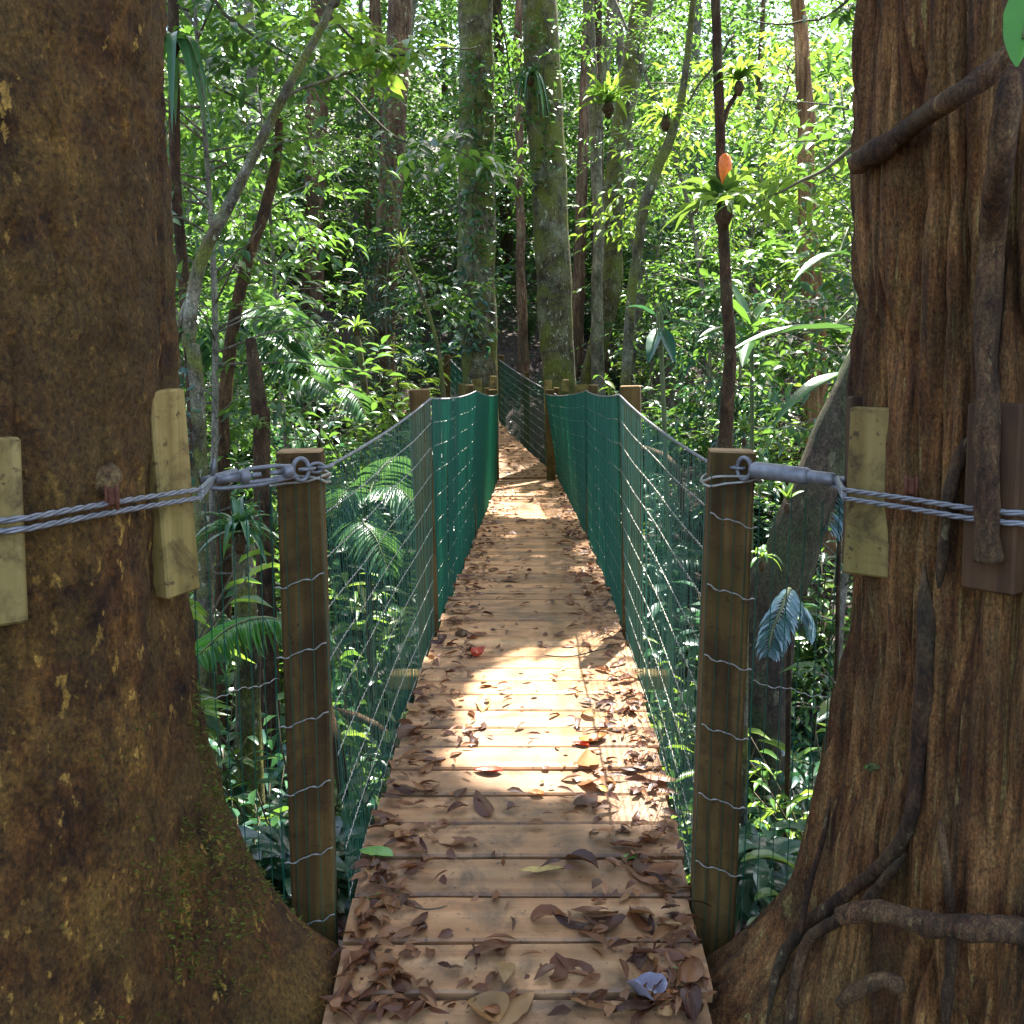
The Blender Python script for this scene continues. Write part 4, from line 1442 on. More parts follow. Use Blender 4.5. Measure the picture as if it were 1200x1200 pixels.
forest_tree([(418, 394, 7), (424, 440, 8), (428, 480, 9)], 12.5, M['bark_moss'], 'thin mossy stem topped by a bright strap leaved plant', 'plant_stem', seed=51, sides=8, extra_top=False, cat='stem')
forest_tree([(281, 640, 24), (286, 720, 26), (290, 800, 28)], 3.95, M['bark_moss'], 'short mossy stump under the large shiny rosette behind the left entry net', 'tree_stump', seed=52, extra_top=False, cat='stump')
forest_tree([(871, 522, 5), (873, 600, 6), (874, 700, 7)], 3.0, M['bark_moss'], 'thin stem behind the right near post with a little green tuft on top', 'plant_stem', seed=53, sides=8, extra_top=False, cat='stem')

# pale trunks farther up the slope
rg = np.random.default_rng(77)
ptr = []
for k_ in range(3):
    mb = MB()
    n = 26
    t = np.linspace(0, 1, n)
    path = np.stack([np.sin(t * 2.3 + k_) * .35 - math.sin(k_) * .35, np.cos(t * 1.7 + k_) * .3 - math.cos(k_) * .3, t * 15 - .4], 1)
    mb.tube(path, .13 - .06 * t, 10, 0, True, None, True, rough(k_, .2, 3))
    o = mb.build('trunk', [M['bark_pale'], M['bark_pink'], M['bark_dark']][k_])
    ptr.append(o.data); bpy.data.objects.remove(o)
    # crown
cen = rnd_dirs(50, -.6, .9, rg) * (rg.random(50) ** .4)[:, None] * np.array([2.6, 2.6, 2.4]) + np.array([0, 0, 12])
p_, d_, n_, l_, w_ = canopy_sprays(cen, .5, 9, 7, .24, .11, rg)
Vc, Fcc = leaves(p_, d_, n_, l_, w_, 'dia')
crown_me = np_mesh('crown', Vc, Fcc, M['leaf_far'])
KL = ['pale slender background tree far up the forest slope', 'pinkish brown background tree far up the forest slope', 'dark stemmed background tree far up the forest slope']
k_ = 0
while k_ < 54:
    Y = rg.uniform(18.5, 38); x = rg.uniform(-.62, .62) * Y
    if abs(x) < .05 * Y and Y < 24: continue
    kind = int(rg.integers(3))
    root = thing('forest_tree', KL[kind], 'tree', (x, Y, float(terrain(np.array([x]), np.array([Y]))[0])), 'background trees: ' + ['pale', 'pinkish', 'dark'][kind])
    s = rg.uniform(.5, 1.3)
    t_ = link_mesh('trunk', ptr[kind], root); t_.scale = (s, s, 1)
    root.rotation_euler = (rg.normal(0, .04), rg.normal(0, .04), rg.uniform(0, 6.28))
    if rg.random() < .24:
        c_ = link_mesh('crown', crown_me, root); c_.location = (0, 0, rg.uniform(-3, 1))
    k_ += 1


# ------------------------------------------------------------------ understorey
def shrub_mesh(seed, h, nst, per, ll, lw, mat, spread=.5):
    rg = np.random.default_rng(seed)
    tw = MB(); parts = []
    for s in range(nst):
        a = rg.uniform(0, 2 * PI); L = h * rg.uniform(.55, 1.1)
        out_ = np.array([math.cos(a), math.sin(a), 0]) * spread * L * rg.uniform(.3, 1)
        t = np.linspace(0, 1, 7)
        path = out_ * (t ** 1.5)[:, None] + np.array([0, 0, L]) * (t ** .85)[:, None] + rg.normal(0, .01, (7, 3)) * t[:, None]
        tw.tube(path, np.linspace(.006, .002, 7) * (h + .3), 5)
        k0 = rg.uniform(.15, .35)
        ss = np.linspace(k0, 1, per)
        pos = np.stack([np.interp(ss, t, path[:, i]) for i in range(3)], 1)
        ang = np.arange(per) * 2.4 + rg.uniform(0, 6)
        dr = np.stack([np.cos(ang), np.sin(ang), rg.uniform(-.35, .45, per)], 1) + unit(out_ + 1e-3) * .4
        nn = np.array([0, 0, 1.0]) + rg.normal(0, .28, (per, 3))
        sc_ = rg.uniform(.6, 1.2, per)
        parts.append(leaves(pos, dr, nn, ll * sc_, lw * sc_, 'full'))
    V, Fc = join(parts)
    lm = np_mesh('foliage', V, Fc, mat)
    o = tw.build('stems', M['twig']); sm = o.data; bpy.data.objects.remove(o)
    return lm, sm


def fern_mesh(seed, nf, L, mat):
    rg = np.random.default_rng(seed)
    parts = []; tw = MB()
    for k_ in range(nf):
        a = 2 * PI * k_ / nf + rg.uniform(-.3, .3); l_ = L * rg.uniform(.7, 1.1)
        t = np.linspace(0, 1, 22)
        rise = rg.uniform(.5, .9)
        path = np.stack([np.cos(a) * l_ * t, np.sin(a) * l_ * t, l_ * (rise * t - rise * 1.1 * t ** 2.2)], 1)
        tw.tube(path[::3], .003, 4)
        tan = unit(np.gradient(path, axis=0)); sd = unit(np.cross(tan, np.array([0, 0, 1.0])))
        for s in (-1, 1):
            pl = l_ * .24 * np.sin(PI * np.clip(t * .93 + .07, 0, 1)) ** .7 + .004
            d_ = sd * s + tan * .45 + np.array([0, 0, -.18])
            parts.append(leaves(path[2:], d_[2:], np.array([0, 0, 1.0]) + rg.normal(0, .12, (20, 3)), pl[2:], pl[2:] * .28, 'full'))
    V, Fc = join(parts)
    lm = np_mesh('fronds', V, Fc, mat)
    o = tw.build('stems', M['stem']); sm = o.data; bpy.data.objects.remove(o)
    return lm, sm


SH = [
    ('leafy_shrub', 'leafy dark green shrub with pointed oval leaves on the forest floor', shrub_mesh(1, .9, 16, 13, .115, .052, M['leaf'])),
    ('leafy_shrub', 'bluish green bush with broad shiny leaves on the forest floor', shrub_mesh(2, .75, 14, 11, .15, .075, M['leaf_blue'], .6)),
    ('leafy_shrub', 'upright yellow green shrub with long narrow leaves on the forest floor', shrub_mesh(3, 1.1, 13, 12, .18, .042, M['leaf_bright'], .45)),
    ('leafy_shrub', 'low spreading bush with small dark leaves on the forest floor', shrub_mesh(4, .55, 20, 12, .08, .04, M['leaf_blue'], .9)),
    ('fern', 'arching green fern with feathery fronds on the forest floor', fern_mesh(5, 11, .75, M['leaf'])),
    ('fern', 'bluish arching fern with long fronds on the forest floor', fern_mesh(6, 9, 1.0, M['leaf_blue'])),
]
rg = np.random.default_rng(5)
cnt = 0
while cnt < 345:
    r_ = rg.random()
    Y = 3.2 + 20 * r_ ** 1.5
    x = rg.uniform(-.62, .62) * Y + rg.normal(0, .2)
    if cnt > 262:
        Y = rg.uniform(6, 17); x = -rg.uniform(.08, .5) * Y
    bx = abs(x - float(deck_x(min(Y, 13))))
    if Y < YE + .5 and bx < .75: continue
    if YE - .5 < Y < 18 and -1.6 < x < .9: continue
    if Y < 3.2 and bx < 1.6: continue
    z = float(terrain(np.array([x]), np.array([Y]))[0])
    k_ = int(rg.choice(6, p=[.27, .22, .11, .18, .12, .10]))
    nm, lab, (lm, sm) = SH[k_]
    s = rg.uniform(.7, 1.5) * (1.0 if Y < 7 else 1.25)
    # keep the view along the deck clear
    if Y < YE and bx < 1.2 and z + s > .3: s = min(s, max(.35, .4 - z) * .9)
    root = thing(nm, lab, 'fern' if nm == 'fern' else 'shrub', (x, Y, z - .03), lab.split(' on the')[0] + 's')
    root.rotation_euler = (rg.normal(0, .12), rg.normal(0, .12), rg.uniform(0, 6.28)); root.scale = (s, s, s * rg.uniform(.8, 1.2))
    link_mesh('fronds' if nm == 'fern' else 'foliage', lm, root); link_mesh('stems', sm, root)
    cnt += 1


# bluish plants on the ravine bank close to the near posts
for px, py, Y, k_, s in ((285, 1010, 3.1, 3, .8), (310, 930, 3.6, 1, .8), (275, 880, 3.9, 3, 1.1), (320, 840, 4.4, 1, .9), (250, 800, 4.6, 0, .9), (410, 900, 4.0, 3, .9), (440, 830, 4.9, 1, .8), (420, 720, 5.6, 0, 1.0), (460, 640, 6.6, 5, .8),
                         (890, 1040, 3.0, 3, .7), (930, 980, 3.3, 1, .7), (900, 920, 3.7, 3, 1.0), (950, 880, 3.9, 1, .8), (920, 830, 4.4, 3, 1.0), (960, 800, 4.7, 1, .9), (895, 800, 5.0, 3, 1.1), (965, 940, 3.4, 0, .6), (800, 700, 5.6, 1, .9), (780, 620, 6.6, 5, .8), (820, 560, 7, 1, 1)):
    c_ = P(px, py, Y)
    nm, lab, (lm, sm) = SH[k_]
    g_ = float(terrain(np.array([c_[0]]), np.array([Y]))[0])
    hgt = max(.25, c_[2] - g_)
    root = thing(nm, lab, 'fern' if nm == 'fern' else 'shrub', (c_[0], Y, g_ - .03), lab.split(' on the')[0] + 's')
    root.rotation_euler = (0, 0, px * 1.7)
    root.scale = (s, s, min(max(s, hgt / [.9, .75, 1.1, .55, .5, .6][k_]), s * 2.2))
    link_mesh('fronds' if nm == 'fern' else 'foliage', lm, root); link_mesh('stems', sm, root)

# saplings with leafy sprays: fill the middle storey
def sapling_mesh(seed, h, ns, nl, ll, lw, mat, zlo=.25):
    rg = np.random.default_rng(seed)
    t = np.linspace(0, 1, 18)
    bend = rg.normal(0, .35, 2)
    path = np.stack([bend[0] * t ** 2 + .06 * np.sin(t * 7), bend[1] * t ** 2 + .06 * np.cos(t * 6) - .06, h * t - .2], 1)
    tw = MB(); tw.tube(path, np.linspace(.035, .010, 18), 8, 0, True, None, True, rough(seed, .2, 12))
    ss = rg.uniform(zlo, 1, ns)
    o = np.stack([np.interp(ss, t, path[:, i]) for i in range(3)], 1)
    d = rnd_dirs(ns, -.1, .6, rg)
    bl_ = rg.uniform(.35, 1.25, ns) * (1.2 - ss * .6)
    parts = []
    for i in range(ns):
        q = o[i] + d[i] * bl_[i]
        tw.tube([o[i], o[i] + d[i] * bl_[i] * .5 + np.array([0, 0, .04]), q], [.009, .006, .003], 5)
    # several twigs per branch
    oo, dd = [], []
    for f in (.45, .7, .95):
        for _ in range(2):
            oo.append(o + d * (bl_ * f)[:, None]); dd.append(unit(d * .7 + rg.normal(0, .55, d.shape) + np.array([0, 0, -.1])))
    oo = np.concatenate(oo); dd = np.concatenate(dd)
    A = spray_leaves(oo, dd, rg.uniform(.25, .5, len(oo)), nl, ll, lw, rg)
    V, Fc = leaves(*A, 'full')
    lm = np_mesh('crown', V, Fc, mat)
    ob = tw.build('trunk', M['bark_pale']); sm = ob.data; bpy.data.objects.remove(ob)
    return lm, sm


SAP = [
    ('slender sapling with layered green leaf sprays', sapling_mesh(1, 4.8, 34, 6, .13, .055, M['leaf'])),
    ('young tree with dense small green leaves', sapling_mesh(2, 6.0, 44, 7, .10, .045, M['leaf'])),
    ('young tree with yellow green leaves catching the light', sapling_mesh(3, 5.2, 34, 6, .14, .055, M['leaf_bright'])),
    ('sapling with large drooping oval leaves', sapling_mesh(5, 4.6, 20, 5, .26, .11, M['leaf'])),
    ('feathery sapling with tiny leaves', sapling_mesh(6, 5.4, 46, 9, .065, .03, M['leaf'])),
    ('thin bluish green sapling with long leaves', sapling_mesh(4, 4.2, 30, 6, .17, .05, M['leaf_blue'])),
]
rg = np.random.default_rng(15)
cnt = 0
while cnt < 104:
    Y = 6.0 + 17 * rg.random() ** .8
    x = rg.uniform(-.60, .60) * Y
    if Y < 15.5 and -.16 * Y < x < .18 * Y: continue
    if abs(x) < .085 * Y + .55: continue
    if Y < 11 and abs(x) < .15 * Y + .3: continue
    if Y < 8.5 and rg.random() < .35: continue
    z = float(terrain(np.array([x]), np.array([Y]))[0])
    pk = [.24, .22, .05, .15, .14, .20] if x < 0 else [.20, .20, .16, .14, .12, .18]
    if .10 < x / Y < .32 and Y < 8.2: continue
    if -.29 < x / Y < -.14 and Y < 9.5: continue
    k_ = int(rg.choice(6, p=pk))
    lab, (lm, sm) = SAP[k_]
    root = thing('sapling', lab + ' in the forest beside the bridge', 'sapling', (x, Y, z - .05), lab + 's')
    s = rg.uniform(.7, 1.25)
    root.rotation_euler = (rg.normal(0, .08), rg.normal(0, .08), rg.uniform(0, 6.28)); root.scale = (s, s, s)
    link_mesh('crown', lm, root); link_mesh('trunk', sm, root)
    cnt += 1

# leaf litter and ground cover nobody could count
n = 34000
rg = np.random.default_rng(6)
Y = 2.4 + 34 * rg.random(n) ** 1.5; X = rg.uniform(-.65, .65, n) * Y
Z = terrain(X, Y) + rg.random(n) * .03
V, Fc = leaves(np.stack([X, Y, Z], 1), rnd_dirs(n, -.2, .3, rg), np.array([0, 0, 1.0]) + rg.normal(0, .45, (n, 3)), rg.uniform(.05, .13, n), rg.uniform(.02, .06, n), 'full')
tag(np_obj('leaf_litter', V, Fc, M['litter']), 'brown leaf litter covering the forest floor', 'leaf litter', None, 'stuff')
n = 5200
Y = 2.7 + 19 * rg.random(n) ** 1.5; X = rg.uniform(-.65, .65, n) * Y
ok = ~((Y < 14) & (np.abs(X - deck_x(np.minimum(Y, 13))) < .5))
X, Y = X[ok], Y[ok]
ok = fbm(np.stack([X * .8, Y * .8, 0 * X], 1), 3, 8) > .42
X, Y = X[ok], Y[ok]
Z = terrain(X, Y)
n = len(X)
parts = []
for i in range(7):
    a = i * 2 * PI / 7 * 1.0 + rg.uniform(0, 6, n)
    hgt = rg.uniform(.04, .28, n)
    d = np.stack([np.cos(a), np.sin(a), rg.uniform(-.2, .5, n)], 1)
    pos = np.stack([X, Y, Z + hgt], 1) + d * .03
    sc_ = rg.uniform(.6, 1.3, n)
    parts.append(leaves(pos, d, np.array([0, 0, 1.0]) + rg.normal(0, .25, (n, 3)), .11 * sc_, .05 * sc_, 'full'))
V, Fc = join(parts)
tag(np_obj('ground_cover', V, Fc, M['leaf_blue']), 'low green leafy ground cover over the forest floor', 'ground cover', None, 'stuff')

# far forest: one green mass of leaves up the slope, open here and there
n = 17000
Y = rg.uniform(22, 42, n); X = rg.uniform(-.68, .68, n) * Y
g0 = terrain(X, Y)
Zt = EYE + Y * .40
Z = g0 + (np.maximum(Zt - g0, 1.0)) * rg.random(n) ** 1.35
cl = fbm(np.stack([X * .35, Y * .35, Z * .45], 1), 3, 12)
ok = cl > .43
o = np.stack([X, Y, Z], 1)[ok]
o = np.repeat(o, 3, axis=0) + rg.normal(0, .5, (ok.sum() * 3, 3))
A = spray_leaves(o, rnd_dirs(len(o), -.4, .3, rg), rg.uniform(.5, 1.0, len(o)), 6, .26, .12, rg)
V, Fc = leaves(*A, 'dia')
tag(np_obj('far_forest', V, Fc, M['leaf_far']), 'mass of far leaves rising up the forest slope behind the bridge', 'forest', None, 'stuff')


# ------------------------------------------------------------------ strap-leaved epiphytes, palms and big leaves
def strap(mb_list, base, a, L, W, rise, droop, fold=.25, n=9, rg=RNG):
    t = np.linspace(0, 1, n)
    h = np.array([math.cos(a), math.sin(a), 0])
    path = base + h * (L * t * (1 - .12 * t))[:, None] * math.cos(rise) + np.array([0, 0, 1.0]) * (L * (math.sin(rise) * t - droop * t ** 2.2))[:, None]
    sd = np.array([-h[1], h[0], 0])
    wv = W * np.clip(np.minimum(1, (t + .12) * 4) * (1 - t ** 3) + .02, 0, 1)
    tan = unit(np.gradient(path, axis=0)); up = np.cross(sd, tan); up *= -1 if up[0][2] < 0 else 1
    V = np.stack([path - sd * wv[:, None] / 2 + up * (wv * fold)[:, None], path, path + sd * wv[:, None] / 2 + up * (wv * fold)[:, None]], 1).reshape(-1, 3)
    Fc = []
    for i in range(n - 1):
        for j in range(2):
            Fc.append((i * 3 + j, i * 3 + j + 1, (i + 1) * 3 + j + 1, (i + 1) * 3 + j))
    mb_list.append((V, np.array(Fc)))


def bromeliad(px, py, Y, size_px, label, n=22, droop=.55, rise=(.3, 1.2), mat='brom', flower=False, width=.10, seed=0, down=False):
    rg = np.random.default_rng(900 + seed)
    c_ = P(px, py, Y); L = size_px * depth_scale(py, Y)
    root = thing('strap_leaf_epiphyte', label, 'epiphyte', c_)
    parts = []
    for k_ in range(n):
        f = k_ / n
        rs = rise[1] + (rise[0] - rise[1]) * f + rg.normal(0, .1)
        strap(parts, c_ + np.array([0, 0, .02]), k_ * 2.4 + rg.uniform(-.3, .3), L * rg.uniform(.75, 1.15), L * width * rg.uniform(.8, 1.2), rs, droop * rg.uniform(.5, 1.3) * (1 if not down else 1.8), rg=rg)
    V, Fc = join(parts)
    np_obj('leaf_rosette', V, Fc, M[mat], root)
    mb = MB(); mb.tube([c_ - np.array([0, 0, L * .28]), c_ - np.array([0, 0, L * .1]), c_ + np.array([0, 0, .05 * L])], [L * .05, L * .13, L * .07], 10, 0, True, None, True, rough(3, .4, 20)); mb.build('root_ball', M['bark_dark'], root)
    if flower:
        mb = MB(); mb.tube(np.array([(0, -.03, 0), (0, -.06, .40), (0, -.07, .52), (0, -.075, .68), (0, -.08, .82), (0, -.085, .88)]) * L * .8 + c_, np.array([.05, .05, .09, .11, .09, .02]) * L * .8, 12, 0, True, None, True, rough(2, .35, 60))
        mb.build('flower_spike', M['flower'], root)
    return root


bromeliad(848, 244, 6.9, 88, 'strap leaved plant with orange flower spike on the thin dark stem', 34, .55, flower=True, width=.17, seed=1, rise=(.1, 1.15))
bromeliad(713, 122, 14.2, 56, 'strap leaved plant growing in the fork of the slender pale tree', 34, .5, mat='leaf_bright', width=.13, seed=2)
bromeliad(866, 98, 6.95, 50, 'sunlit yellow strap leaved plant high beside the thin dark stem', 34, .6, mat='leaf_bright', width=.13, seed=3)
bromeliad(203, 50, 6.6, 62, 'hanging strap leaved plant at top beside the smooth left trunk', 14, 1.1, (-.2, .8), mat='palm', width=.2, seed=4, down=True)
bromeliad(418, 388, 12.5, 34, 'bright strap leaved plant left of the pinkish tree foot', 20, .6, seed=5)
bromeliad(471, 292, 11.2, 26, 'small spiky strap leaved plant on the bare thin leaning stem', 18, .3, seed=6)
bromeliad(280, 628, 3.9, 74, 'large shiny strap leaved rosette behind the left entry netting', 34, .75, (.1, 1.25), mat='palm', width=.13, seed=7)
bromeliad(872, 515, 3.0, 26, 'little bright green plant peeping over the top of the right near post', 8, .2, (.7, 1.4), mat='brom', width=.35, seed=8)
bromeliad(923, 592, 4.0, 36, 'upright strap leaved tuft high on the dim leaning tree', 9, .3, (.5, 1.4), width=.16, seed=9)
bromeliad(893, 660, 3.95, 36, 'strap leaved tuft low on the dim leaning tree behind the right post', 9, .9, (.2, 1.3), width=.16, seed=10)
bromeliad(622, 90, 13.6, 40, 'shaggy strap leaved plant clasping the mossy far right tree', 20, 1.0, mat='palm', seed=11, down=True)
bromeliad(780, 140, 10.8, 50, 'yellow lit strap leaved plant on the crooked mossy stem', 20, .8, mat='leaf_bright', seed=12)
bromeliad(300, 505, 6.4, 34, 'strap leaved plant at the foot of the short dark stem', 18, .6, seed=13)


def frond_parts(path, ll, n, mat, rg, hang=.3, wd=.05):
    Q = catmull(path, n)
    tan = unit(np.gradient(Q, axis=0)); sd = unit(np.cross(tan, np.array([0, 0, 1.0])))
    t = np.linspace(0, 1, n)
    pl = ll * np.sin(PI * (t * .85 + .12)) ** .6
    parts = []
    for s in (-1, 1):
        d_ = sd * s + tan * .55 + np.array([0, 0, -hang]) + rg.normal(0, .06, (n, 3))
        parts.append(leaves(Q, d_, np.array([0, 0, 1.0]) + sd * s * -.3 + rg.normal(0, .1, (n, 3)), pl, ll * wd * 2.2, 'full'))
    return join(parts), Q


def palm(name, label, base, fronds, ll, mat, n=34, hang=.3, wd=.05, seed=0, cat='palm', stem_r=.02):
    rg = np.random.default_rng(seed + 300)
    root = thing(name, label, cat, base)
    tip0 = np.mean([f[0] for f in fronds], axis=0)
    mb = MB(); mb.tube(catmull([base, base * .5 + tip0 * .5 + np.array([.01, 0, 0]), tip0], 8), [stem_r] * 8, 8); mb.build('stem', M['bark_dark'], root)
    for f in fronds:
        (V, Fc), Q = frond_parts(f, ll, n, mat, rg, hang, wd)
        fo = np_obj('frond', V, Fc, M[mat], root)
        mb = MB(); mb.tube(Q, np.linspace(.008, .002, len(Q)), 5); mb.build('midrib', M['stem'], fo)


def ground_at(x, y):
    return np.array([x, y, float(terrain(np.array([x]), np.array([y]))[0]) - .05])


c_ = P(300, 400, 8.6)
palm('understorey_palm', 'feathery palm with bluish arching fronds left of the bridge', ground_at(c_[0], 8.6),
     [[c_, P(318, 362, 8.4), P(335, 368, 8.1), P(346, 395, 7.9)], [c_, P(330, 415, 8.4), P(365, 418, 8.2), P(395, 440, 8.0)], [c_, P(320, 430, 8.2), P(350, 432, 7.9), P(385, 458, 7.7)],
      [c_, P(280, 375, 8.5), P(262, 390, 8.3), P(250, 425, 8.2)], [c_, P(295, 350, 9.0), P(280, 335, 9.3), P(262, 350, 9.6)], [c_, P(312, 395, 8.3), P(330, 402, 8.0), P(352, 425, 7.8)]], .36, 'palm', seed=1)
c_ = P(372, 470, 10.5)
palm('understorey_palm', 'low palm with dark feathery fronds above the left near net', ground_at(c_[0], 10.5),
     [[c_, P(392, 455, 10.3), P(415, 462, 10.1), P(430, 490, 10.0)], [c_, P(360, 452, 10.4), P(340, 456, 10.2), P(325, 485, 10.1)], [c_, P(378, 445, 10.8), P(385, 425, 11), P(395, 415, 11.2)]], .34, 'palm', seed=7)
c_ = P(430, 590, 6.4)
palm('understorey_palm', 'bluish palm with spreading fronds seen through the left near net', ground_at(c_[0], 6.4),
     [[c_, P(455, 570, 6.3), P(480, 585, 6.2), P(495, 630, 6.1)], [c_, P(410, 575, 6.3), P(395, 590, 6.2), P(385, 630, 6.1)], [c_, P(440, 560, 6.6), P(455, 540, 6.8), P(470, 535, 7)], [c_, P(425, 610, 6.1), P(440, 630, 5.9), P(455, 670, 5.8)]], .24, 'palm', seed=8)
c_ = P(345, 735, 3.2)
palm('young_palm', 'young palm with one bright green frond behind the left entry netting', ground_at(c_[0], 3.25),
     [[c_, P(310, 724, 3.1), P(270, 735, 3.0), P(232, 768, 2.9)]], .17, 'palm_bright', n=44, hang=.35, wd=.035, seed=2, stem_r=.012)
c_ = P(925, 690, 3.6)
palm('young_palm', 'small palm with drooping leaf fan coloured with pale sky sheen right of the near post', ground_at(c_[0], 3.6),
     [[c_, P(915, 715, 3.5), P(905, 740, 3.45), P(900, 765, 3.4)], [c_, P(935, 705, 3.6), P(946, 720, 3.6), P(950, 745, 3.6)]], .10, 'palm_sheen', n=22, hang=.5, wd=.11, seed=3, stem_r=.010)
c_ = P(985, 540, 4.4)
palm('young_palm', 'palm with leaf tips coloured with pale sky sheen showing beside the furrowed trunk', ground_at(c_[0], 4.4),
     [[c_, P(980, 560, 4.3), P(975, 590, 4.25), P(970, 620, 4.2)], [c_, P(1000, 560, 4.4), P(1010, 590, 4.4), P(1020, 640, 4.4)]], .16, 'palm_sheen', n=26, hang=.5, wd=.06, seed=4, stem_r=.010)


def big_leaf_plant(label, base, specs, mat, seed=0, name='broad_leaf_plant'):
    """specs: (base pt, tip pt, width, sag)"""
    root = thing(name, label, 'plant', base)
    for (a, b, w, sg) in specs:
        a = np.array(a); b = np.array(b)
        n, m_ = 12, 5
        t = np.linspace(0, 1, n)
        path = a + (b - a) * t[:, None]; path[:, 2] += sg * 4 * t * (1 - t)
        tan = unit(np.gradient(path, axis=0)); sd = unit(np.cross(tan, np.array([0, 0, 1.0]))); up = np.cross(sd, tan)
        wv = w * np.sin(PI * np.clip(t * .97 + .02, 0, 1) ** .8) ** .75
        V = []
        for i in range(n):
            for j in range(m_):
                u = (j / (m_ - 1) - .5) * 2
                V.append(path[i] + sd[i] * wv[i] * .5 * u + up[i] * wv[i] * (.18 * abs(u) ** 1.3 + .02 * math.sin(i * 2.1 + j)))
        Fc = [(i * m_ + j, i * m_ + j + 1, (i + 1) * m_ + j + 1, (i + 1) * m_ + j) for i in range(n - 1) for j in range(m_ - 1)]
        lo = np_obj('leaf', np.array(V), np.array(Fc), M[mat], root)
        mb = MB(); base_ = np.array(base)
        mb.tube(catmull([base_, base_ * .45 + a * .55 + np.array([.02, .02, 0]), a, path[3], path[8]], 16), np.linspace(.010, .003, 16), 6); mb.build('stalk', M['stem'], lo)


big_leaf_plant('broad leaved plant with long green blades left of the furrowed trunk', ground_at(1.95, 5.4),
               [(P(1010, 392, 5.3), P(862, 408, 5.0), .13, .06), (P(1005, 440, 4.9), P(905, 500, 4.6), .10, .07), (P(1000, 300, 5.6), P(930, 330, 5.3), .08, .06)], 'palm', 1)
big_leaf_plant('young plant with bluish hanging leaves above the right net', ground_at(1.1, 6.6),
               [(P(775, 385, 6.5), P(790, 425, 6.3), .09, .02), (P(772, 385, 6.5), P(760, 425, 6.3), .09, .02), (P(775, 380, 6.5), P(820, 390, 6.4), .09, .04), (P(775, 380, 6.6), P(735, 360, 6.6), .09, .04)], 'leaf_blue', 2)
big_leaf_plant('sunlit plant with glossy long leaves behind the thin dark stem', ground_at(1.9, 8.0),
               [(P(880, 390, 8.0), P(835, 345, 7.9), .14, .06), (P(880, 390, 8), P(925, 380, 7.8), .16, .05), (P(880, 388, 8), P(905, 352, 8.1), .12, .05), (P(880, 395, 8), P(820, 395, 7.8), .14, .06), (P(880, 395, 8), P(870, 430, 7.6), .12, .04), (P(882, 390, 8), P(850, 325, 8.2), .12, .03)], 'leaf', 3)
big_leaf_plant('seedling with yellow tipped leaves at the foot of the furrowed trunk', np.array([.66, 2.45, -.12]),
               [(P(935, 1022, 2.42), P(868, 1010, 2.36), .05, .025), (P(925, 1060, 2.40), P(884, 1055, 2.34), .045, .02), (P(918, 1055, 2.42), P(960, 1020, 2.40), .05, .02), (P(912, 1090, 2.40), P(875, 1085, 2.33), .045, .012), (P(905, 1088, 2.40), P(945, 1066, 2.38), .045, .015)], 'leaf_bright', 4, 'seedling')
p = P(1215, -20, 1.2)
big_leaf_plant('single bright green leaf hanging in front of the right trunk at the top corner', P(1240, -90, 1.3),
               [(P(1222, -40, 1.2), P(1192, 78, 1.18), .055, .0)], 'palm_bright', 5, 'vine_leaf')
p = on_trunk(GR, CR, 1020, 900, .004)
big_leaf_plant('tiny green sprout growing on the bark low on the furrowed trunk', p,
               [(p, p + np.array([-.018, -.02, .006]), .012, .004), (p, p + np.array([.018, -.02, .004]), .012, .004), (p, p + np.array([.0, -.025, .014]), .010, .004)], 'leaf_bright', 6, 'sprout')


# climbers hugging the far trunks
def climber(px0, y0, y1, w, Y, nl, label, mat='leaf', seed=0, ll=.13):
    rg = np.random.default_rng(seed + 60)
    n = nl
    py = rg.uniform(y0, y1, n); px = px0 + rg.normal(0, w * .42, n)
    pos = np.array([P(a, b, Y + rg.uniform(-.45, -.12)) for a, b in zip(px, py)])
    root = thing('climbing_plant', label, 'climber', P(px0, y1, Y - .3))
    d = rnd_dirs(n, -.7, .1, rg) + np.array([0, -.4, 0])
    V, Fc = leaves(pos, d, np.array([0, -.5, .8]) + rg.normal(0, .35, (n, 3)), ll * rg.uniform(.6, 1.3, n), ll * .45 * rg.uniform(.6, 1.3, n), 'full')
    np_obj('foliage', V, Fc, M[mat], root)
    mb = MB()
    mb.tube(wobble(np.array([P(px0 + 3 * math.sin(i), y0 + (y1 - y0) * i / 14, Y - .27) for i in range(15)]), .05, seed), .012, 6); mb.build('stems', M['twig'], root)


climber(556, 60, 300, 40, 13.9, 520, 'leafy climber covering the straight far left tree', seed=1)
climber(553, 300, 420, 34, 13.9, 160, 'sparse bluish climber low on the straight far left tree', 'leaf_blue', 2)
climber(640, 20, 220, 26, 14.1, 120, 'small leafy climber on the mossy far right tree', seed=3)
climber(455, 40, 330, 30, 17.3, 420, 'tangle of climbing leaves beside the pinkish tree', seed=4)
climber(210, 430, 560, 22, 6.6, 120, 'bluish climber wrapped round the thin upright stem', 'leaf_blue', seed=5, ll=.09)


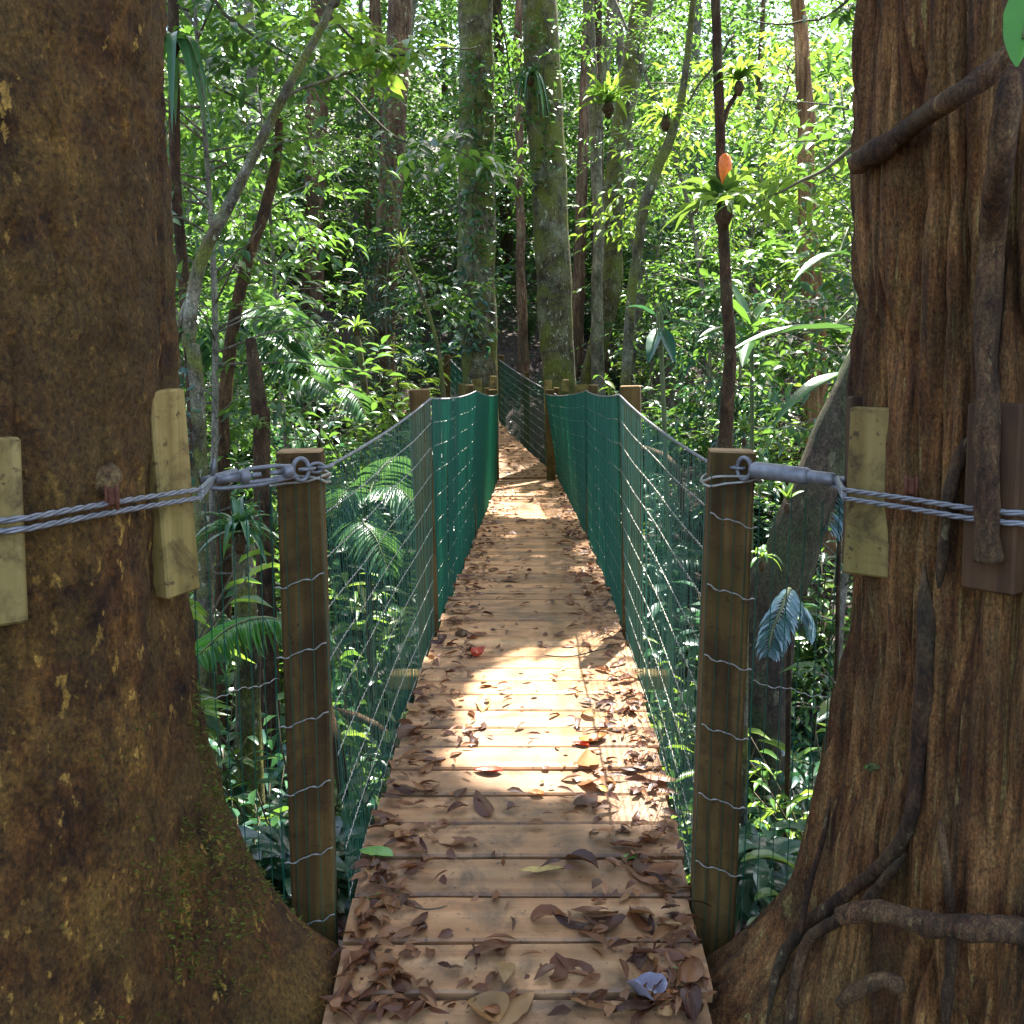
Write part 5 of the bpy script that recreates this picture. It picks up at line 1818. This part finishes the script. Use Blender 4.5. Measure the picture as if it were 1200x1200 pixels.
# near leafy boughs that hang into the picture from above
def bough(label, pts, Y, nspray, ll, lw, mat, seed, nl=7, L=.45):
    rg = np.random.default_rng(seed + 800)
    path, rad = px_path([(a, b, 5) for a, b in pts], Y)
    Q = catmull(path, 30)
    root = thing('leafy_branch', label, 'branch', Q[0])
    mb = MB(); mb.tube(wobble(Q, .05, seed), np.linspace(.016, .004, 30), 7); mb.build('twig', M['twig'], root)
    i = rg.integers(4, 30, nspray)
    o = Q[i]; d = rnd_dirs(nspray, -.5, .35, rg)
    A = spray_leaves(o + d * .08, d, rg.uniform(.5, 1.2, nspray) * L, nl, ll, lw, rg)
    p, d2, n2, l2, w2 = A
    k_ = keep_shade(p)
    V, Fc = leaves(p[k_], d2[k_], n2[k_], l2[k_], w2[k_], 'full')
    np_obj('foliage', V, Fc, M[mat], root)


bough('bright green leafy bough arching over the top left of the bridge', [(330, -90), (380, 10), (440, 60), (500, 60), (560, 55)], 7.5, 44, .15, .075, 'leaf_bright', 1)
bough('green bough with broad leaves hanging at centre left', [(360, 60), (420, 120), (470, 165), (520, 170), (560, 190)], 9.0, 40, .16, .08, 'leaf', 2)
bough('high leafy bough crossing above the slanting grey tree', [(210, -60), (270, 20), (330, 60), (380, 80)], 6.8, 46, .12, .055, 'leaf', 3)
bough('dense leafy bough drooping beside the smooth left trunk', [(200, 60), (250, 100), (300, 130), (340, 180)], 8.0, 44, .12, .055, 'leaf', 4)
bough('leafy bough hanging at top right beside the furrowed trunk', [(1040, -60), (980, 10), (920, 30), (860, 20)], 8.5, 40, .13, .05, 'leaf', 5)
bough('yellow lit bough over the crooked mossy stem', [(860, 40), (820, 100), (780, 150), (740, 220), (730, 270)], 11.5, 54, .15, .055, 'leaf_bright', 6)
bough('leafy twig sweeping left from the furrowed trunk', [(1030, 140), (980, 190), (930, 215), (880, 240)], 6.0, 26, .13, .045, 'leaf_bright', 7)
bough('dark leafy bough at the upper centre between the far trees', [(560, -60), (590, 40), (600, 120), (600, 220)], 14.0, 44, .15, .06, 'leaf', 8)
bough('green bough low beside the far left tree', [(470, 300), (500, 340), (530, 360), (560, 330)], 12.5, 40, .13, .06, 'leaf', 9)

# fallen branches on the slope seen through the nets
for k_, (a, b, Y0_, Y1_, r0, lab) in enumerate([((330, 690), (395, 880), 3.6, 3.4, .028, 'mossy bent branch leaning behind the left near post'), ((380, 830), (460, 870), 4.6, 4.4, .02, 'pale fallen stick lying on the bank beyond the left net'),
                                              ((700, 520), (790, 545), 8, 7.0, .03, 'fallen branch behind the right net')]):
    pts = [P(*a, Y0_), P((a[0] + b[0]) / 2 + 6, (a[1] + b[1]) / 2 - 6, (Y0_ + Y1_) / 2), P(*b, Y1_), P(b[0] + 10, b[1] + 60, Y1_)]
    vine(np.array(pts), r0, r0 * .7, 'fallen_branch', lab, M['bark_vine'], n=30, cat='branch', seed=40 + k_)

# pale timber blocks round the far pair of trees
for px, py, Y_, w, h, lab in ((543, 456, 13.45, .14, .14, 'pale block left of the far left tree above the net'), (559, 453, 13.4, .13, .20, 'yellowish block on the front of the far left tree above the net'), (578, 455, 13.35, .09, .32, 'brown block on the right edge of the far left tree'),
                            (642, 463, 13.55, .10, .40, 'tall yellow block on the left edge of the mossy far right tree'), (662, 452, 13.7, .10, .16, 'small yellow block on the front of the mossy far right tree'), (682, 455, 13.9, .17, .10, 'pale wide block beside the mossy far right tree')):
    c_ = P(px, py, Y_)
    block_at(c_, -PI / 2, w, h, .05, lab, M['block'])

# ------------------------------------------------------------------ light, sky, camera
w = bpy.data.worlds.new('World'); sc.world = w; w.use_nodes = True
nt = w.node_tree
bg = nt.nodes['Background']
sky = nt.nodes.new('ShaderNodeTexSky'); sky.sky_type = 'NISHITA'; sky.sun_disc = False
sky.air_density = 0.7; sky.dust_density = 2.5; sky.ozone_density = 0.6; sky.sun_elevation = SUN_EL; sky.sun_rotation = SUN_AZ
nt.links.new(sky.outputs[0], bg.inputs['Color']); bg.inputs['Strength'].default_value = 0.15
ld = bpy.data.lights.new('sun', 'SUN'); ld.energy = 4.4; ld.angle = R(0.5); ld.color = (1.0, .965, .915)
lo = bpy.data.objects.new('sun', ld); COL.objects.link(lo)
lo.rotation_euler = Vector(SUN).to_track_quat('Z', 'Y').to_euler(); lo.location = (6, 8, 16)

cd = bpy.data.cameras.new('camera'); co = bpy.data.objects.new('camera', cd); COL.objects.link(co)
co.location = (0, 0, EYE); co.rotation_euler = (PI / 2 - PITCH, 0, 0)
cd.sensor_fit = 'HORIZONTAL'; cd.sensor_width = 36; cd.lens = 36 * F / 1200
cd.shift_y = -(600 - PY0) / 1200
cd.clip_end = 500; cd.clip_start = .05
sc.camera = co
sc.view_settings.view_transform = 'Standard'; sc.view_settings.look = 'None'; sc.view_settings.gamma = 1
sc.view_settings.exposure = 2.7
sc.render.engine = 'CYCLES'
sc.cycles.max_bounces = 8; sc.cycles.diffuse_bounces = 4; sc.cycles.glossy_bounces = 3; sc.cycles.transmission_bounces = 4; sc.cycles.transparent_max_bounces = 8
sc.cycles.use_adaptive_sampling = True
sc.cycles.use_denoising = True
